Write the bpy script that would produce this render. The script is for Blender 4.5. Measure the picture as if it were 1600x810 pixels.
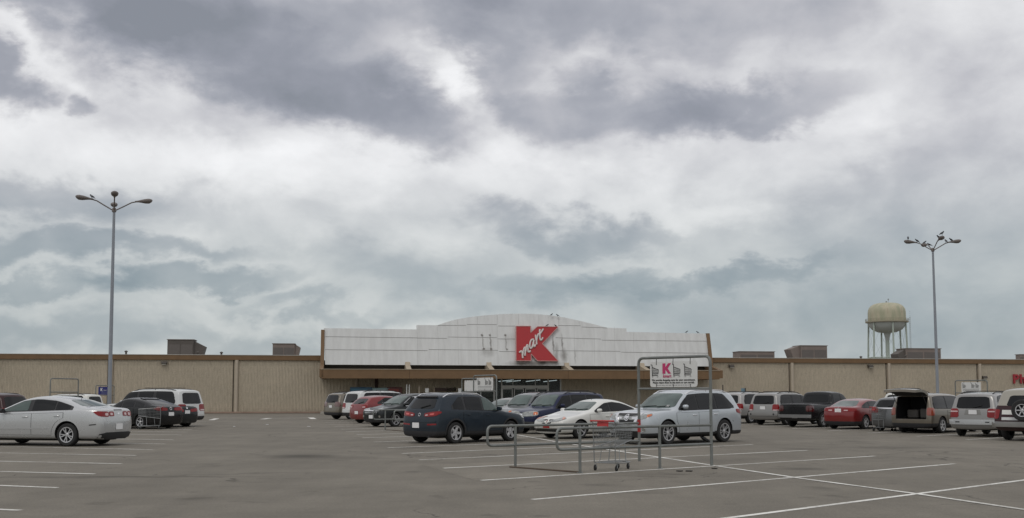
import bpy, bmesh, math, random
from mathutils import Vector, Matrix
from mathutils.bvhtree import BVHTree
from mathutils.geometry import delaunay_2d_cdt
random.seed(7)
for o in list(bpy.data.objects): bpy.data.objects.remove(o)
S = bpy.context.scene
COL = S.collection
PI = math.pi
def R(a): return math.radians(a)

# ---------------------------------------------------------------- camera
F_PX = 1657.0; CAM_H = 1.6
PITCH = math.atan(F_PX/22000.0)
Y0 = 617 - F_PX*math.tan(PITCH)
cam = bpy.data.cameras.new('camera'); co = bpy.data.objects.new('camera', cam); COL.objects.link(co)
cam.sensor_width = 36; cam.sensor_fit = 'HORIZONTAL'; cam.lens = 36*F_PX/1600
cam.shift_y = (Y0-405)/1600.0
cam.clip_start = .1; cam.clip_end = 20000
co.location = (0, 0, CAM_H); co.rotation_euler = (PI/2+PITCH, 0, 0)
S.camera = co

# ---------------------------------------------------------------- exposure, world, sun
S.view_settings.view_transform = 'Standard'; S.view_settings.look = 'None'
S.view_settings.exposure = 0.08; S.view_settings.gamma = 1.0; S.view_settings.use_curve_mapping = False
S.render.resolution_x = 1024; S.render.resolution_y = 518
SUN_EL, SUN_AZ = 52, 200      # azimuth clockwise from +Y (the way the camera looks)

def build_world():
    w = bpy.data.worlds.new('World'); S.world = w; w.use_nodes = True
    nt = w.node_tree; N = nt.nodes; L = nt.links
    N.clear()
    def math_(op, a, b=None, c=None, clamp=False):
        n = N.new('ShaderNodeMath'); n.operation = op; n.use_clamp = clamp
        for i, v in enumerate((a, b, c)):
            if v is None: continue
            if isinstance(v, (int, float)): n.inputs[i].default_value = v
            else: L.new(v, n.inputs[i])
        return n.outputs[0]
    tc = N.new('ShaderNodeTexCoord')
    sep = N.new('ShaderNodeSeparateXYZ'); L.new(tc.outputs['Generated'], sep.inputs[0])
    az = math_('ARCTAN2', sep.outputs[0], sep.outputs[1])
    el = math_('ARCSINE', sep.outputs[2])
    ae = N.new('ShaderNodeCombineXYZ'); L.new(az, ae.inputs[0]); L.new(el, ae.inputs[1])
    # direction-space noise; stretched so clouds lie flat toward the horizon
    mp = N.new('ShaderNodeMapping'); mp.inputs['Scale'].default_value = (1.0, 1.0, 1.7)
    L.new(tc.outputs['Generated'], mp.inputs['Vector'])
    def noise(scale, det, rough, vec, dist=0.0):
        n = N.new('ShaderNodeTexNoise'); n.inputs['Scale'].default_value = scale
        n.inputs['Detail'].default_value = det; n.inputs['Roughness'].default_value = rough
        n.inputs['Distortion'].default_value = dist
        L.new(vec, n.inputs['Vector']); return n
    n1 = noise(9, 6, .55, mp.outputs[0], .3)
    n2 = noise(24, 7, .6, mp.outputs[0], .2)
    n3 = noise(4.2, 5, .5, mp.outputs[0], .5)
    # warp
    wv = N.new('ShaderNodeVectorMath'); wv.operation = 'SUBTRACT'; L.new(n1.outputs['Color'], wv.inputs[0]); wv.inputs[1].default_value = (.5, .5, .5)
    ws = N.new('ShaderNodeVectorMath'); ws.operation = 'MULTIPLY'; L.new(wv.outputs[0], ws.inputs[0]); ws.inputs[1].default_value = (.15, .10, 0)
    wv2 = N.new('ShaderNodeVectorMath'); wv2.operation = 'SUBTRACT'; L.new(n2.outputs['Color'], wv2.inputs[0]); wv2.inputs[1].default_value = (.5, .5, .5)
    ws2 = N.new('ShaderNodeVectorMath'); ws2.operation = 'MULTIPLY'; L.new(wv2.outputs[0], ws2.inputs[0]); ws2.inputs[1].default_value = (.05, .035, 0)
    a1 = N.new('ShaderNodeVectorMath'); L.new(ae.outputs[0], a1.inputs[0]); L.new(ws.outputs[0], a1.inputs[1])
    a2 = N.new('ShaderNodeVectorMath'); L.new(a1.outputs[0], a2.inputs[0]); L.new(ws2.outputs[0], a2.inputs[1])
    P = a2.outputs[0]
    # clouds: azimuth, elevation (as pixels at 1657 per radian from straight ahead), radii, tilt, weight, edge softness
    blobs = [
        (60, 45, 140, 52, 0, .3, .8), (715, 25, 170, 62, 0, .32, .8), (230, 20, 420, 90, -6, .62, .55), (420, 120, 300, 82, -14, .72, .6), (590, 180, 150, 62, -18, .55, .6), (300, 100, 180, 60, -16, .3, .8),
        (20, 165, 72, 60, -20, .75, .5), (138, 196, 36, 24, 0, .45, .6), (-6, 290, 22, 26, 0, .6, .6),
        (1000, 30, 420, 90, 0, .42, .6), (860, 70, 190, 80, -10, .25, .7), (960, 178, 270, 52, 0, .55, .55), (1170, 175, 170, 42, 5, .45, .6), (790, 150, 90, 60, -40, .3, .7),
        (705, 125, 100, 34, -50, -.42, .95), (960, 112, 120, 30, 0, -.22, .9), (1190, 30, 90, 30, 0, -.1, .9),
        (110, 340, 200, 36, 0, .6, .7), (150, 402, 250, 22, -2, .7, .6), (300, 458, 170, 24, 3, .75, .6), (70, 455, 160, 18, 0, .5, .7),
        (905, 372, 165, 34, -8, .6, .7), (870, 462, 190, 30, 0, .55, .7), (1120, 432, 200, 18, 5, .55, .7), (620, 420, 200, 40, 0, .35, .8), (560, 300, 170, 30, -5, .2, .8),
        (1340, 300, 160, 45, 15, .22, .8), (1500, 380, 260, 60, 0, .24, .9), (1300, 500, 430, 75, 0, .55, .9), (1500, 540, 260, 40, 0, .3, .9),
        (480, 490, 160, 16, 0, .4, .8), (60, 530, 220, 34, 0, .5, .8), (400, 550, 220, 26, 0, .45, .8), (720, 500, 120, 18, 0, .3, .8), (1600, 250, 260, 120, 0, .2, .9),
        (270, 270, 330, 42, -8, -.25, .9), (70, 122, 120, 26, -25, -.4, .9), (830, 300, 380, 50, -4, -.25, .9), (1130, 345, 150, 28, 0, -.2, .9), (500, 300, 120, 40, 0, -.1, .9)]
    acc = None
    for (cx, cy, rx, ry, rot, wgt, soft) in blobs:
        m = N.new('ShaderNodeMapping'); m.vector_type = 'TEXTURE'
        m.inputs['Location'].default_value = ((cx-800)/F_PX, (617-cy)/F_PX, 0)
        m.inputs['Rotation'].default_value = (0, 0, R(rot)); m.inputs['Scale'].default_value = (rx/F_PX, ry/F_PX, 1)
        L.new(P, m.inputs['Vector'])
        ln = N.new('ShaderNodeVectorMath'); ln.operation = 'LENGTH'; L.new(m.outputs[0], ln.inputs[0])
        mr = N.new('ShaderNodeMapRange'); mr.interpolation_type = 'SMOOTHSTEP'
        mr.inputs['From Min'].default_value = 1+soft*.5; mr.inputs['From Max'].default_value = 1-soft
        mr.inputs['To Min'].default_value = 0; mr.inputs['To Max'].default_value = wgt
        L.new(ln.outputs['Value'], mr.inputs['Value'])
        acc = mr.outputs[0] if acc is None else math_('ADD', acc, mr.outputs[0])
    # generic broken overcast for the whole dome, plus fine structure
    g = math_('MULTIPLY_ADD', n3.outputs['Fac'], 1.5, -.62)
    acc = math_('ADD', acc, math_('MULTIPLY', g, .42))
    fine = math_('MULTIPLY_ADD', n1.outputs['Fac'], .62, -.31)
    acc = math_('ADD', acc, fine)
    acc = math_('ADD', acc, math_('MULTIPLY_ADD', n2.outputs['Fac'], .22, -.11))
    mp2 = N.new('ShaderNodeMapping'); mp2.inputs['Scale'].default_value = (1, 1, 1.35); mp2.inputs['Location'].default_value = (3.1, 1.7, .4); L.new(tc.outputs['Generated'], mp2.inputs['Vector'])
    n4 = noise(13, 6, .5, mp2.outputs[0], .25)
    acc = math_('MULTIPLY', acc, math_('MULTIPLY_ADD', n4.outputs['Fac'], .9, .58))
    acc = math_('ADD', acc, math_('MULTIPLY_ADD', n4.outputs['Fac'], .75, -.375))
    acc = math_('MULTIPLY_ADD', acc, .5, .215, clamp=True)
    cr = N.new('ShaderNodeValToRGB'); e = cr.color_ramp.elements
    e[0].position = 0; e[0].color = (.93, .93, .94, 1)
    e[1].position = 1; e[1].color = (.235, .25, .285, 1)
    for p, c in ((.12, (.80, .80, .81, 1)), (.24, (.67, .67, .685, 1)), (.40, (.50, .50, .53, 1)), (.57, (.375, .385, .425, 1)), (.78, (.29, .302, .345, 1))):
        x = cr.color_ramp.elements.new(p); x.color = c
    L.new(acc, cr.inputs['Fac'])
    cr2 = N.new('ShaderNodeValToRGB'); e = cr2.color_ramp.elements     # low clouds, cooler and greener
    e[0].position = 0; e[0].color = (.72, .73, .725, 1)
    e[1].position = 1; e[1].color = (.20, .25, .285, 1)
    for p, c in ((.14, (.60, .62, .615, 1)), (.27, (.49, .52, .525, 1)), (.46, (.37, .41, .43, 1)), (.75, (.26, .31, .34, 1))):
        x = cr2.color_ramp.elements.new(p); x.color = c
    L.new(acc, cr2.inputs['Fac'])
    lo = N.new('ShaderNodeMapRange'); lo.interpolation_type = 'SMOOTHSTEP'
    lo.inputs['From Min'].default_value = .25; lo.inputs['From Max'].default_value = .09
    L.new(el, lo.inputs['Value'])
    mx = N.new('ShaderNodeMix'); mx.data_type = 'RGBA'
    L.new(lo.outputs[0], mx.inputs[0]); L.new(cr.outputs[0], mx.inputs[6]); L.new(cr2.outputs[0], mx.inputs[7])
    cb = N.new('ShaderNodeBackground'); L.new(mx.outputs[2], cb.inputs['Color']); cb.inputs['Strength'].default_value = 1.04
    sky = N.new('ShaderNodeTexSky'); sky.sky_type = 'NISHITA'; sky.sun_disc = False
    sky.sun_elevation = R(SUN_EL); sky.sun_rotation = R(SUN_AZ)
    sb = N.new('ShaderNodeBackground'); L.new(sky.outputs[0], sb.inputs['Color']); sb.inputs['Strength'].default_value = .08
    ms = N.new('ShaderNodeMixShader'); ms.inputs[0].default_value = .93
    L.new(sb.outputs[0], ms.inputs[1]); L.new(cb.outputs[0], ms.inputs[2])
    out = N.new('ShaderNodeOutputWorld'); L.new(ms.outputs[0], out.inputs['Surface'])
    w.cycles.sampling_method = 'MANUAL'; w.cycles.sample_map_resolution = 512
build_world()
sl = bpy.data.lights.new('sun', 'SUN'); sl.energy = .55; sl.angle = R(20); sl.color = (1, .96, .9)
so = bpy.data.objects.new('sun', sl); COL.objects.link(so)
a_ = R(SUN_AZ); d_ = Vector((math.sin(a_)*math.cos(R(SUN_EL)), math.cos(a_)*math.cos(R(SUN_EL)), math.sin(R(SUN_EL))))
so.rotation_euler = d_.to_track_quat('Z', 'Y').to_euler(); so.location = d_*60

# ---------------------------------------------------------------- pixel -> place
cp_, sp_ = math.cos(PITCH), math.sin(PITCH)
def ray(px, py):
    a = (px-800)/F_PX; b = (Y0-py)/F_PX
    return Vector((a, cp_-b*sp_, sp_+b*cp_))
def at(px, py, z=0.0):
    d = ray(px, py); t = (z-CAM_H)/d.z
    return Vector((d.x*t, d.y*t, z))
WALL_YAW = R(8.9)
WU = Vector((math.cos(WALL_YAW), math.sin(WALL_YAW), 0)); WN = Vector((math.sin(WALL_YAW), -math.cos(WALL_YAW), 0))  # WN faces the lot
WO = at(400, 646)
def onwall(px, py, off=0.0):      # -> (u along the wall, z) on the plane 'off' metres in front of the wall
    d = ray(px, py); o = Vector((0, 0, CAM_H))
    t = ((WO + WN*off) - o).dot(WN)/d.dot(WN)
    p = o + d*t
    return (p-WO).dot(WU), p.z
def wpos(u, off=0.0, z=0.0):
    p = WO + WU*u + WN*off; return Vector((p.x, p.y, z))

# ---------------------------------------------------------------- materials
MATS = {}
def nodes_of(m):
    m.use_nodes = True; return m.node_tree.nodes, m.node_tree.links
def pbr(name, col, rough=.6, metal=0.0, coat=0.0, spec=.5, var=.12, vscale=3.0, bump=0.0, bscale=40, emit=0):
    if name in MATS: return MATS[name]
    m = bpy.data.materials.new(name); N, L = nodes_of(m); b = N['Principled BSDF']
    b.inputs['Roughness'].default_value = rough; b.inputs['Metallic'].default_value = metal
    b.inputs['Coat Weight'].default_value = coat; b.inputs['Coat Roughness'].default_value = .04
    b.inputs['Specular IOR Level'].default_value = spec
    if var > 0:
        tc = N.new('ShaderNodeTexCoord'); n = N.new('ShaderNodeTexNoise')
        n.inputs['Scale'].default_value = vscale; n.inputs['Detail'].default_value = 5
        L.new(tc.outputs['Object'], n.inputs['Vector'])
        mr = N.new('ShaderNodeMapRange'); mr.inputs['To Min'].default_value = 1-var; mr.inputs['To Max'].default_value = 1+var
        L.new(n.outputs['Fac'], mr.inputs['Value'])
        vm = N.new('ShaderNodeVectorMath'); vm.operation = 'SCALE'; vm.inputs[0].default_value = col
        L.new(mr.outputs[0], vm.inputs['Scale']); L.new(vm.outputs[0], b.inputs['Base Color'])
        if bump:
            n2 = N.new('ShaderNodeTexNoise'); n2.inputs['Scale'].default_value = bscale; L.new(tc.outputs['Object'], n2.inputs['Vector'])
            bp = N.new('ShaderNodeBump'); bp.inputs['Strength'].default_value = bump; bp.inputs['Distance'].default_value = .02
            L.new(n2.outputs['Fac'], bp.inputs['Height']); L.new(bp.outputs[0], b.inputs['Normal'])
    else: b.inputs['Base Color'].default_value = (*col, 1)
    if emit:
        b.inputs['Emission Color'].default_value = (*col, 1); b.inputs['Emission Strength'].default_value = emit
    m.diffuse_color = (*col, 1)
    MATS[name] = m; return m
def paint(name, col, metal=.0, rough=.32, dirt=.12):
    """car paint: base colour with road dust toward the sills, clear coat"""
    if name in MATS: return MATS[name]
    m = bpy.data.materials.new(name); N, L = nodes_of(m); b = N['Principled BSDF']
    b.inputs['Metallic'].default_value = metal; b.inputs['Coat Weight'].default_value = .8 if max(col) > .1 else .25; b.inputs['Coat Roughness'].default_value = .06; b.inputs['Specular IOR Level'].default_value = .35 if max(col) > .1 else .25
    tc = N.new('ShaderNodeTexCoord'); n = N.new('ShaderNodeTexNoise'); n.inputs['Scale'].default_value = 2.2; n.inputs['Detail'].default_value = 6
    L.new(tc.outputs['Object'], n.inputs['Vector'])
    sx = N.new('ShaderNodeSeparateXYZ'); L.new(tc.outputs['Object'], sx.inputs[0])
    lo = N.new('ShaderNodeMapRange'); lo.inputs['From Min'].default_value = .75; lo.inputs['From Max'].default_value = .2
    lo.inputs['To Min'].default_value = 0; lo.inputs['To Max'].default_value = 1; L.new(sx.outputs[2], lo.inputs['Value'])
    mu = N.new('ShaderNodeMath'); mu.operation = 'MULTIPLY'; L.new(lo.outputs[0], mu.inputs[0]); L.new(n.outputs['Fac'], mu.inputs[1])
    mu2 = N.new('ShaderNodeMath'); mu2.operation = 'MULTIPLY_ADD'; L.new(mu.outputs[0], mu2.inputs[0]); mu2.inputs[1].default_value = dirt*2.4; mu2.inputs[2].default_value = .02
    mx = N.new('ShaderNodeMix'); mx.data_type = 'RGBA'; mx.inputs[6].default_value = (*col, 1); mx.inputs[7].default_value = (.19, .165, .13, 1)
    L.new(mu2.outputs[0], mx.inputs[0]); L.new(mx.outputs[2], b.inputs['Base Color'])
    mr = N.new('ShaderNodeMapRange'); mr.inputs['To Min'].default_value = rough-.08; mr.inputs['To Max'].default_value = rough+.12
    L.new(n.outputs['Fac'], mr.inputs['Value']); L.new(mr.outputs[0], b.inputs['Roughness'])
    m.diffuse_color = (*col, 1); MATS[name] = m; return m
GLASS = pbr('tinted_glass', (.006, .007, .008), .05, spec=.3, var=.5, vscale=1.2)
CLEAR = pbr('windscreen_glass', (.056, .086, .077), .05, spec=.65, var=.75, vscale=1.9)  # greenish base and strong noise paint reflections into the glass
RUBBER = pbr('rubber', (.018, .018, .018), .8)
DARK = pbr('dark_plastic', (.022, .022, .024), .6)
GREYP = pbr('grey_plastic', (.05, .052, .055), .6)
CHROME = pbr('chrome', (.72, .72, .73), .18, 1.0, var=.05)
ALLOY = pbr('alloy', (.6, .6, .61), .36, .75, var=.08)
LAMP = pbr('headlamp', (.30, .31, .30), .15, .5, coat=.6, var=.9, vscale=11)
AMBER = pbr('amber_lens', (.55, .12, .02), .2, coat=1)
RED = pbr('red_lens', (.22, .003, .004), .15, coat=.3, spec=.3, var=.3, vscale=8)
PALE = pbr('reversing_lens', (.6, .42, .42), .15, coat=1)
PLATE = pbr('plate_white', (.8, .8, .8), .5, var=.03)
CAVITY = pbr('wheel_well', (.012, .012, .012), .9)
GALV = pbr('galvanised_steel', (.20, .21, .20), .5, .55, var=.3, vscale=5)
BLACK = pbr('black_print', (.015, .015, .015), .6)
WHITEP = pbr('white_paint', (.72, .73, .71), .55, var=.06)

# ---------------------------------------------------------------- mesh helpers
class MB:
    def __init__(s): s.v = []; s.f = []; s.m = []
    def add(s, vs, fs, mi=0):
        k = len(s.v); s.v += [tuple(v) for v in vs]; s.f += [tuple(i+k for i in f) for f in fs]; s.m += [mi]*len(fs)
    def box(s, c, d, rot=0, mi=0, M=None):
        x, y, z = d[0]/2, d[1]/2, d[2]/2
        vs = [Vector((a*x, b*y, e*z)) for a in (-1, 1) for b in (-1, 1) for e in (-1, 1)]
        if M: vs = [M @ v for v in vs]
        if rot: m = Matrix.Rotation(rot, 3, 'Z'); vs = [m @ v for v in vs]
        vs = [v+Vector(c) for v in vs]
        s.add(vs, [(0, 1, 3, 2), (4, 6, 7, 5), (0, 4, 5, 1), (2, 3, 7, 6), (0, 2, 6, 4), (1, 5, 7, 3)], mi)
    def tube(s, pts, r, n=8, mi=0, cap=True, closed=False):
        pts = [Vector(p) for p in pts]; rs = r if isinstance(r, (list, tuple)) else [r]*len(pts)
        rings = []; up = None; m = len(pts)
        for i, p in enumerate(pts):
            if closed: t = pts[(i+1) % m]-pts[i-1]
            else: t = (pts[min(i+1, m-1)]-pts[max(i-1, 0)])
            t = t.normalized() if t.length > 1e-9 else Vector((0, 0, 1))
            if up is None: up = Vector((0, 0, 1)) if abs(t.z) < .9 else Vector((1, 0, 0))
            a = t.cross(up); a.normalize(); b = t.cross(a).normalized(); up = -b if False else b.cross(t)*0+a.cross(t)
            rings.append([p+a*math.cos(k*2*PI/n)*rs[i]+b*math.sin(k*2*PI/n)*rs[i] for k in range(n)])
            up = a.cross(t)
        vs = [v for g in rings for v in g]; fs = []
        last = m if closed else m-1
        for i in range(last):
            j = (i+1) % m
            for k in range(n): fs.append((i*n+k, i*n+(k+1) % n, j*n+(k+1) % n, j*n+k))
        if cap and not closed: fs.append(tuple(range(n))[::-1]); fs.append(tuple((m-1)*n+k for k in range(n)))
        s.add(vs, fs, mi)
    def lathe(s, prof, n=24, M=None, mi=0):      # prof (r, h) about z
        vs = []; fs = []; m = len(prof)
        for k in range(n):
            a = 2*PI*k/n
            for (r, h) in prof: vs.append(Vector((r*math.cos(a), r*math.sin(a), h)))
        for k in range(n):
            for i in range(m-1): fs.append((k*m+i, ((k+1) % n)*m+i, ((k+1) % n)*m+i+1, k*m+i+1))
        if M: vs = [M @ v for v in vs]
        s.add(vs, fs, mi)
    def prism(s, poly, h0, h1, fn, mi=0):        # poly 2D list, fn(x, y, h)->3D
        n = len(poly)
        vs = [fn(x, y, h0) for x, y in poly]+[fn(x, y, h1) for x, y in poly]
        s.add(vs, [tuple(range(n))[::-1], tuple(range(n, 2*n))]+[(i, (i+1) % n, n+(i+1) % n, n+i) for i in range(n)], mi)
    def build(s, name, mats, parent=None, smooth=0, loc=None, bevel=0):
        me = bpy.data.meshes.new(name); me.from_pydata(s.v, [], s.f)
        if not isinstance(mats, (list, tuple)): mats = [mats]
        for m in mats: me.materials.append(m)
        me.polygons.foreach_set('material_index', s.m)
        bm = bmesh.new(); bm.from_mesh(me); bmesh.ops.recalc_face_normals(bm, faces=bm.faces[:]); bm.to_mesh(me); bm.free()
        if smooth:
            me.polygons.foreach_set('use_smooth', [True]*len(me.polygons)); me.set_sharp_from_angle(angle=R(smooth))
        me.update()
        o = bpy.data.objects.new(name, me); COL.objects.link(o)
        if parent: o.parent = parent
        if loc is not None: o.location = loc
        if bevel:
            b = o.modifiers.new('bevel', 'BEVEL'); b.width = bevel; b.segments = 2; b.limit_method = 'ANGLE'
        return o
def tag(o, label=None, cat=None, group=None, kind=None):
    if label: o['label'] = label
    if cat: o['category'] = cat
    if group: o['group'] = group
    if kind: o['kind'] = kind
    return o
def thing(name, loc, rz=0, label=None, cat=None, group=None, sc=1):
    o = bpy.data.objects.new(name, None); COL.objects.link(o); o.location = loc; o.rotation_euler = (0, 0, rz); o.scale = (sc, sc, sc)
    o.empty_display_size = .2
    return tag(o, label, cat, group)
def copy_tree(o, parent=None):
    c = o.copy(); COL.objects.link(c); c.parent = parent
    for ch in list(o.children): copy_tree(ch, c)
    return c
def lerp(a, b, t): return a+(b-a)*t
def interp(pts, x):
    if x <= pts[0][0]: return pts[0][1]
    for (a, b), (c, d) in zip(pts, pts[1:]):
        if x <= c: return b+(d-b)*(x-a)/(c-a) if c > a else d
    return pts[-1][1]
def sstep(t): t = max(0, min(1, t)); return t*t*(3-2*t)
def chaikin(poly, n=2, q=.22):
    for _ in range(n):
        out = []
        for i in range(len(poly)):
            a, b = poly[i], poly[(i+1) % len(poly)]
            out.append((lerp(a[0], b[0], q), lerp(a[1], b[1], q))); out.append((lerp(a[0], b[0], 1-q), lerp(a[1], b[1], 1-q)))
        poly = out
    return poly
def rounded(x0, y0, x1, y1, r, n=5):
    out = []
    for cx, cy, a0 in ((x1-r, y1-r, 0), (x0+r, y1-r, 90), (x0+r, y0+r, 180), (x1-r, y0+r, 270)):
        for k in range(n+1):
            a = R(a0+90*k/n); out.append((cx+r*math.cos(a), cy+r*math.sin(a)))
    return out

# ================================================================ GROUND
def ground_mat(tone=1.0, name='worn_asphalt'):
    m = bpy.data.materials.new(name); N, L = nodes_of(m); b = N['Principled BSDF']
    tc = N.new('ShaderNodeTexCoord'); V = tc.outputs['Object']
    def noise(s, d=5, r=.6, sc=None):
        n = N.new('ShaderNodeTexNoise'); n.inputs['Scale'].default_value = s; n.inputs['Detail'].default_value = d; n.inputs['Roughness'].default_value = r
        if sc:
            mp = N.new('ShaderNodeMapping'); mp.inputs['Scale'].default_value = sc; mp.inputs['Rotation'].default_value = (0, 0, R(-13.9)); L.new(V, mp.inputs[0]); L.new(mp.outputs[0], n.inputs['Vector'])
        else: L.new(V, n.inputs['Vector'])
        return n.outputs['Fac']
    def mr(x, a, b_, c, d):
        n = N.new('ShaderNodeMapRange'); n.inputs[1].default_value = a; n.inputs[2].default_value = b_; n.inputs[3].default_value = c; n.inputs[4].default_value = d
        L.new(x, n.inputs[0]); return n.outputs[0]
    def mul(a, b_):
        n = N.new('ShaderNodeMath'); n.operation = 'MULTIPLY'
        for i, x in enumerate((a, b_)):
            if isinstance(x, (int, float)): n.inputs[i].default_value = x
            else: L.new(x, n.inputs[i])
        return n.outputs[0]
    big = mr(noise(.09, 5), .32, .68, .89, 1.10)
    mid = mr(noise(.5, 8, .68), .32, .68, .85, 1.13)
    streak = mr(noise(.55, 5, .6, (3.2, .35, 1)), .3, .7, .93, 1.06)       # worn by traffic along the aisle
    fine = mr(noise(24, 4, .85), .28, .72, .74, 1.27)
    grit = mr(noise(70, 3, .9), .3, .7, .78, 1.22)
    stain = mr(noise(1.1, 4, .5), .63, .75, 1.0, .62)
    oil = mr(noise(.42, 3, .5, (1, 2.6, 1)), .66, .74, 1.0, .8)
    # cracks
    wn = N.new('ShaderNodeTexNoise'); wn.inputs['Scale'].default_value = .9; wn.inputs['Detail'].default_value = 4; L.new(V, wn.inputs['Vector'])
    va = N.new('ShaderNodeVectorMath'); va.operation = 'MULTIPLY_ADD'; L.new(wn.outputs['Color'], va.inputs[0]); va.inputs[1].default_value = (1.6, 1.6, 0); L.new(V, va.inputs[2])
    vo = N.new('ShaderNodeTexVoronoi'); vo.feature = 'DISTANCE_TO_EDGE'; vo.inputs['Scale'].default_value = .17; L.new(va.outputs[0], vo.inputs['Vector'])
    ck = mr(vo.outputs['Distance'], .0, .005, 0, 1)
    ckm = mr(noise(.13, 2), .5, .56, 1, 0)
    ckx = N.new('ShaderNodeMath'); ckx.operation = 'MAXIMUM'; L.new(ck, ckx.inputs[0]); L.new(ckm, ckx.inputs[1])
    crack = mr(ckx.outputs[0], 0, 1, .42, 1)
    acc = None       # oil drips and damp spots with places of their own
    wp = N.new('ShaderNodeVectorMath'); wp.operation = 'MULTIPLY_ADD'; L.new(wn.outputs['Color'], wp.inputs[0]); wp.inputs[1].default_value = (.9, .9, 0); L.new(V, wp.inputs[2])
    for px, py, rx, ry, w_ in ((470, 713, 1.0, .9, .55), (500, 716, 1.6, .7, .25), (1250, 733, .55, .5, .4), (1258, 702, .6, .7, .35), (1275, 762, .3, .4, .3), (930, 757, .35, .25, .3), (1060, 741, .3, .2, .4), (130, 746, 2.2, .25, .3), (250, 745, 2.0, .2, .3), (640, 700, .8, .6, .3), (880, 722, .5, .4, .3), (1010, 770, .4, .3, .25), (300, 780, .3, .25, .25), (1400, 700, 1.3, .8, .25), (1330, 690, .7, .9, .3)):
        c = at(px, py); k = N.new('ShaderNodeMapping'); k.vector_type = 'TEXTURE'; k.inputs['Location'].default_value = (c.x+.45, c.y+.45, 0); k.inputs['Scale'].default_value = (rx, ry, 1); L.new(wp.outputs[0], k.inputs[0])
        ln = N.new('ShaderNodeVectorMath'); ln.operation = 'LENGTH'; L.new(k.outputs[0], ln.inputs[0]); r = mr(ln.outputs['Value'], .2, 1.3, 1-w_, 1); acc = r if acc is None else mul(acc, r)
    big = mul(big, acc)
    f = mul(mul(mul(big, mid), mul(streak, fine)), mul(mul(grit, stain), mul(oil, crack)))
    vm = N.new('ShaderNodeVectorMath'); vm.operation = 'SCALE'; vm.inputs[0].default_value = (.184*tone, .167*tone, .138*tone); L.new(f, vm.inputs['Scale'])
    L.new(vm.outputs[0], b.inputs['Base Color']); b.inputs['Roughness'].default_value = .9; b.inputs['Specular IOR Level'].default_value = .25
    bp = N.new('ShaderNodeBump'); bp.inputs['Strength'].default_value = .35; bp.inputs['Distance'].default_value = .01
    L.new(noise(70, 3, .7), bp.inputs['Height']); L.new(bp.outputs[0], b.inputs['Normal'])
    return m
g = MB(); g.add([(-3000, -3000, 0), (3000, -3000, 0), (3000, 6000, 0), (-3000, 6000, 0)], [(0, 1, 2, 3)])
tag(g.build('ground', ground_mat()), kind='structure')

pp = [at(*p) for p in ((742, 750.6), (1118, 728.6), (1040, 712), (660, 727))]
g = MB(); g.add([(p.x, p.y, .002) for p in pp], [(0, 1, 2, 3)]); tag(g.build('pale_bay', ground_mat(1.17, 'pale_asphalt')), kind='structure')
def line_mat(name, col, wear):
    m = bpy.data.materials.new(name); N, L = nodes_of(m); b = N['Principled BSDF']
    tc = N.new('ShaderNodeTexCoord'); n = N.new('ShaderNodeTexNoise'); n.inputs['Scale'].default_value = 9; n.inputs['Detail'].default_value = 8; n.inputs['Roughness'].default_value = .7
    L.new(tc.outputs['Object'], n.inputs['Vector'])
    n2 = N.new('ShaderNodeTexNoise'); n2.inputs['Scale'].default_value = .5; L.new(tc.outputs['Object'], n2.inputs['Vector'])
    ad = N.new('ShaderNodeMath'); ad.operation = 'MULTIPLY_ADD'; L.new(n2.outputs['Fac'], ad.inputs[0]); ad.inputs[1].default_value = .7; L.new(n.outputs['Fac'], ad.inputs[2])
    mr = N.new('ShaderNodeMapRange'); mr.inputs[1].default_value = .74; mr.inputs[2].default_value = 1.04; mr.inputs[3].default_value = 0; mr.inputs[4].default_value = wear
    L.new(ad.outputs[0], mr.inputs[0])
    mx = N.new('ShaderNodeMix'); mx.data_type = 'RGBA'; mx.inputs[6].default_value = (*col, 1); mx.inputs[7].default_value = (.2, .18, .15, 1)
    L.new(mr.outputs[0], mx.inputs[0]); L.new(mx.outputs[2], b.inputs['Base Color']); b.inputs['Roughness'].default_value = .8
    return m
LINE = line_mat('line_paint', (.78, .77, .72), .7)
lm = MB()
def stripe(mb, pts, w=.115, z=.004):
    for a, b in zip(pts, pts[1:]):
        a = Vector(a); b = Vector(b); d = (b-a).normalized(); n = Vector((-d.y, d.x, 0))*w/2
        mb.add([Vector((p.x, p.y, z)) for p in (a-n, b-n, b+n, a+n)], [(0, 1, 2, 3)])
def dirv(a): return Vector((math.cos(R(a)), math.sin(R(a)), 0))
for a, b in (((832, 781), (1492, 725)), ((752, 751), (1367, 713)), ((693, 732), (1262, 704)), ((655, 719), (1176, 695))):
    stripe(lm, [at(*a), at(*b)])
A = at(1129, 811); B = at(1600, 750.6); stripe(lm, [A-(B-A)*.12, B+(B-A)*.35], .115)
for px, py in ((628, 709), (606, 700), (584, 691), (566, 684.5), (557, 679.5), (540, 675), (532.5, 671), (522, 667), (513, 663.5), (507, 660.5), (502, 658)):
    A = at(px, py); stripe(lm, [A, A+dirv(38.5)*12.4])
cl = [at(*p) for p in ((1600, 797), (1437, 773), (1250, 748), (1115, 728), (990, 709), (882, 693), (814, 681))]
cl = [cl[0]+(cl[0]-cl[1])*1.5]+cl
far_ = cl[-1]+(cl[-1]-cl[-3]).normalized()*30
stripe(lm, cl+[far_], .115, .008)
for a, b in (((0, 796.5), (32, 798)), ((0, 759), (90, 762.5)), ((0, 737), (148, 741)), ((0, 721), (190, 725)), ((0, 708), (212, 712)), ((0, 698), (240, 703))):
    A = at(*a); B = at(*b); d = (A-B).normalized(); stripe(lm, [B, B+d*12.2])
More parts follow.
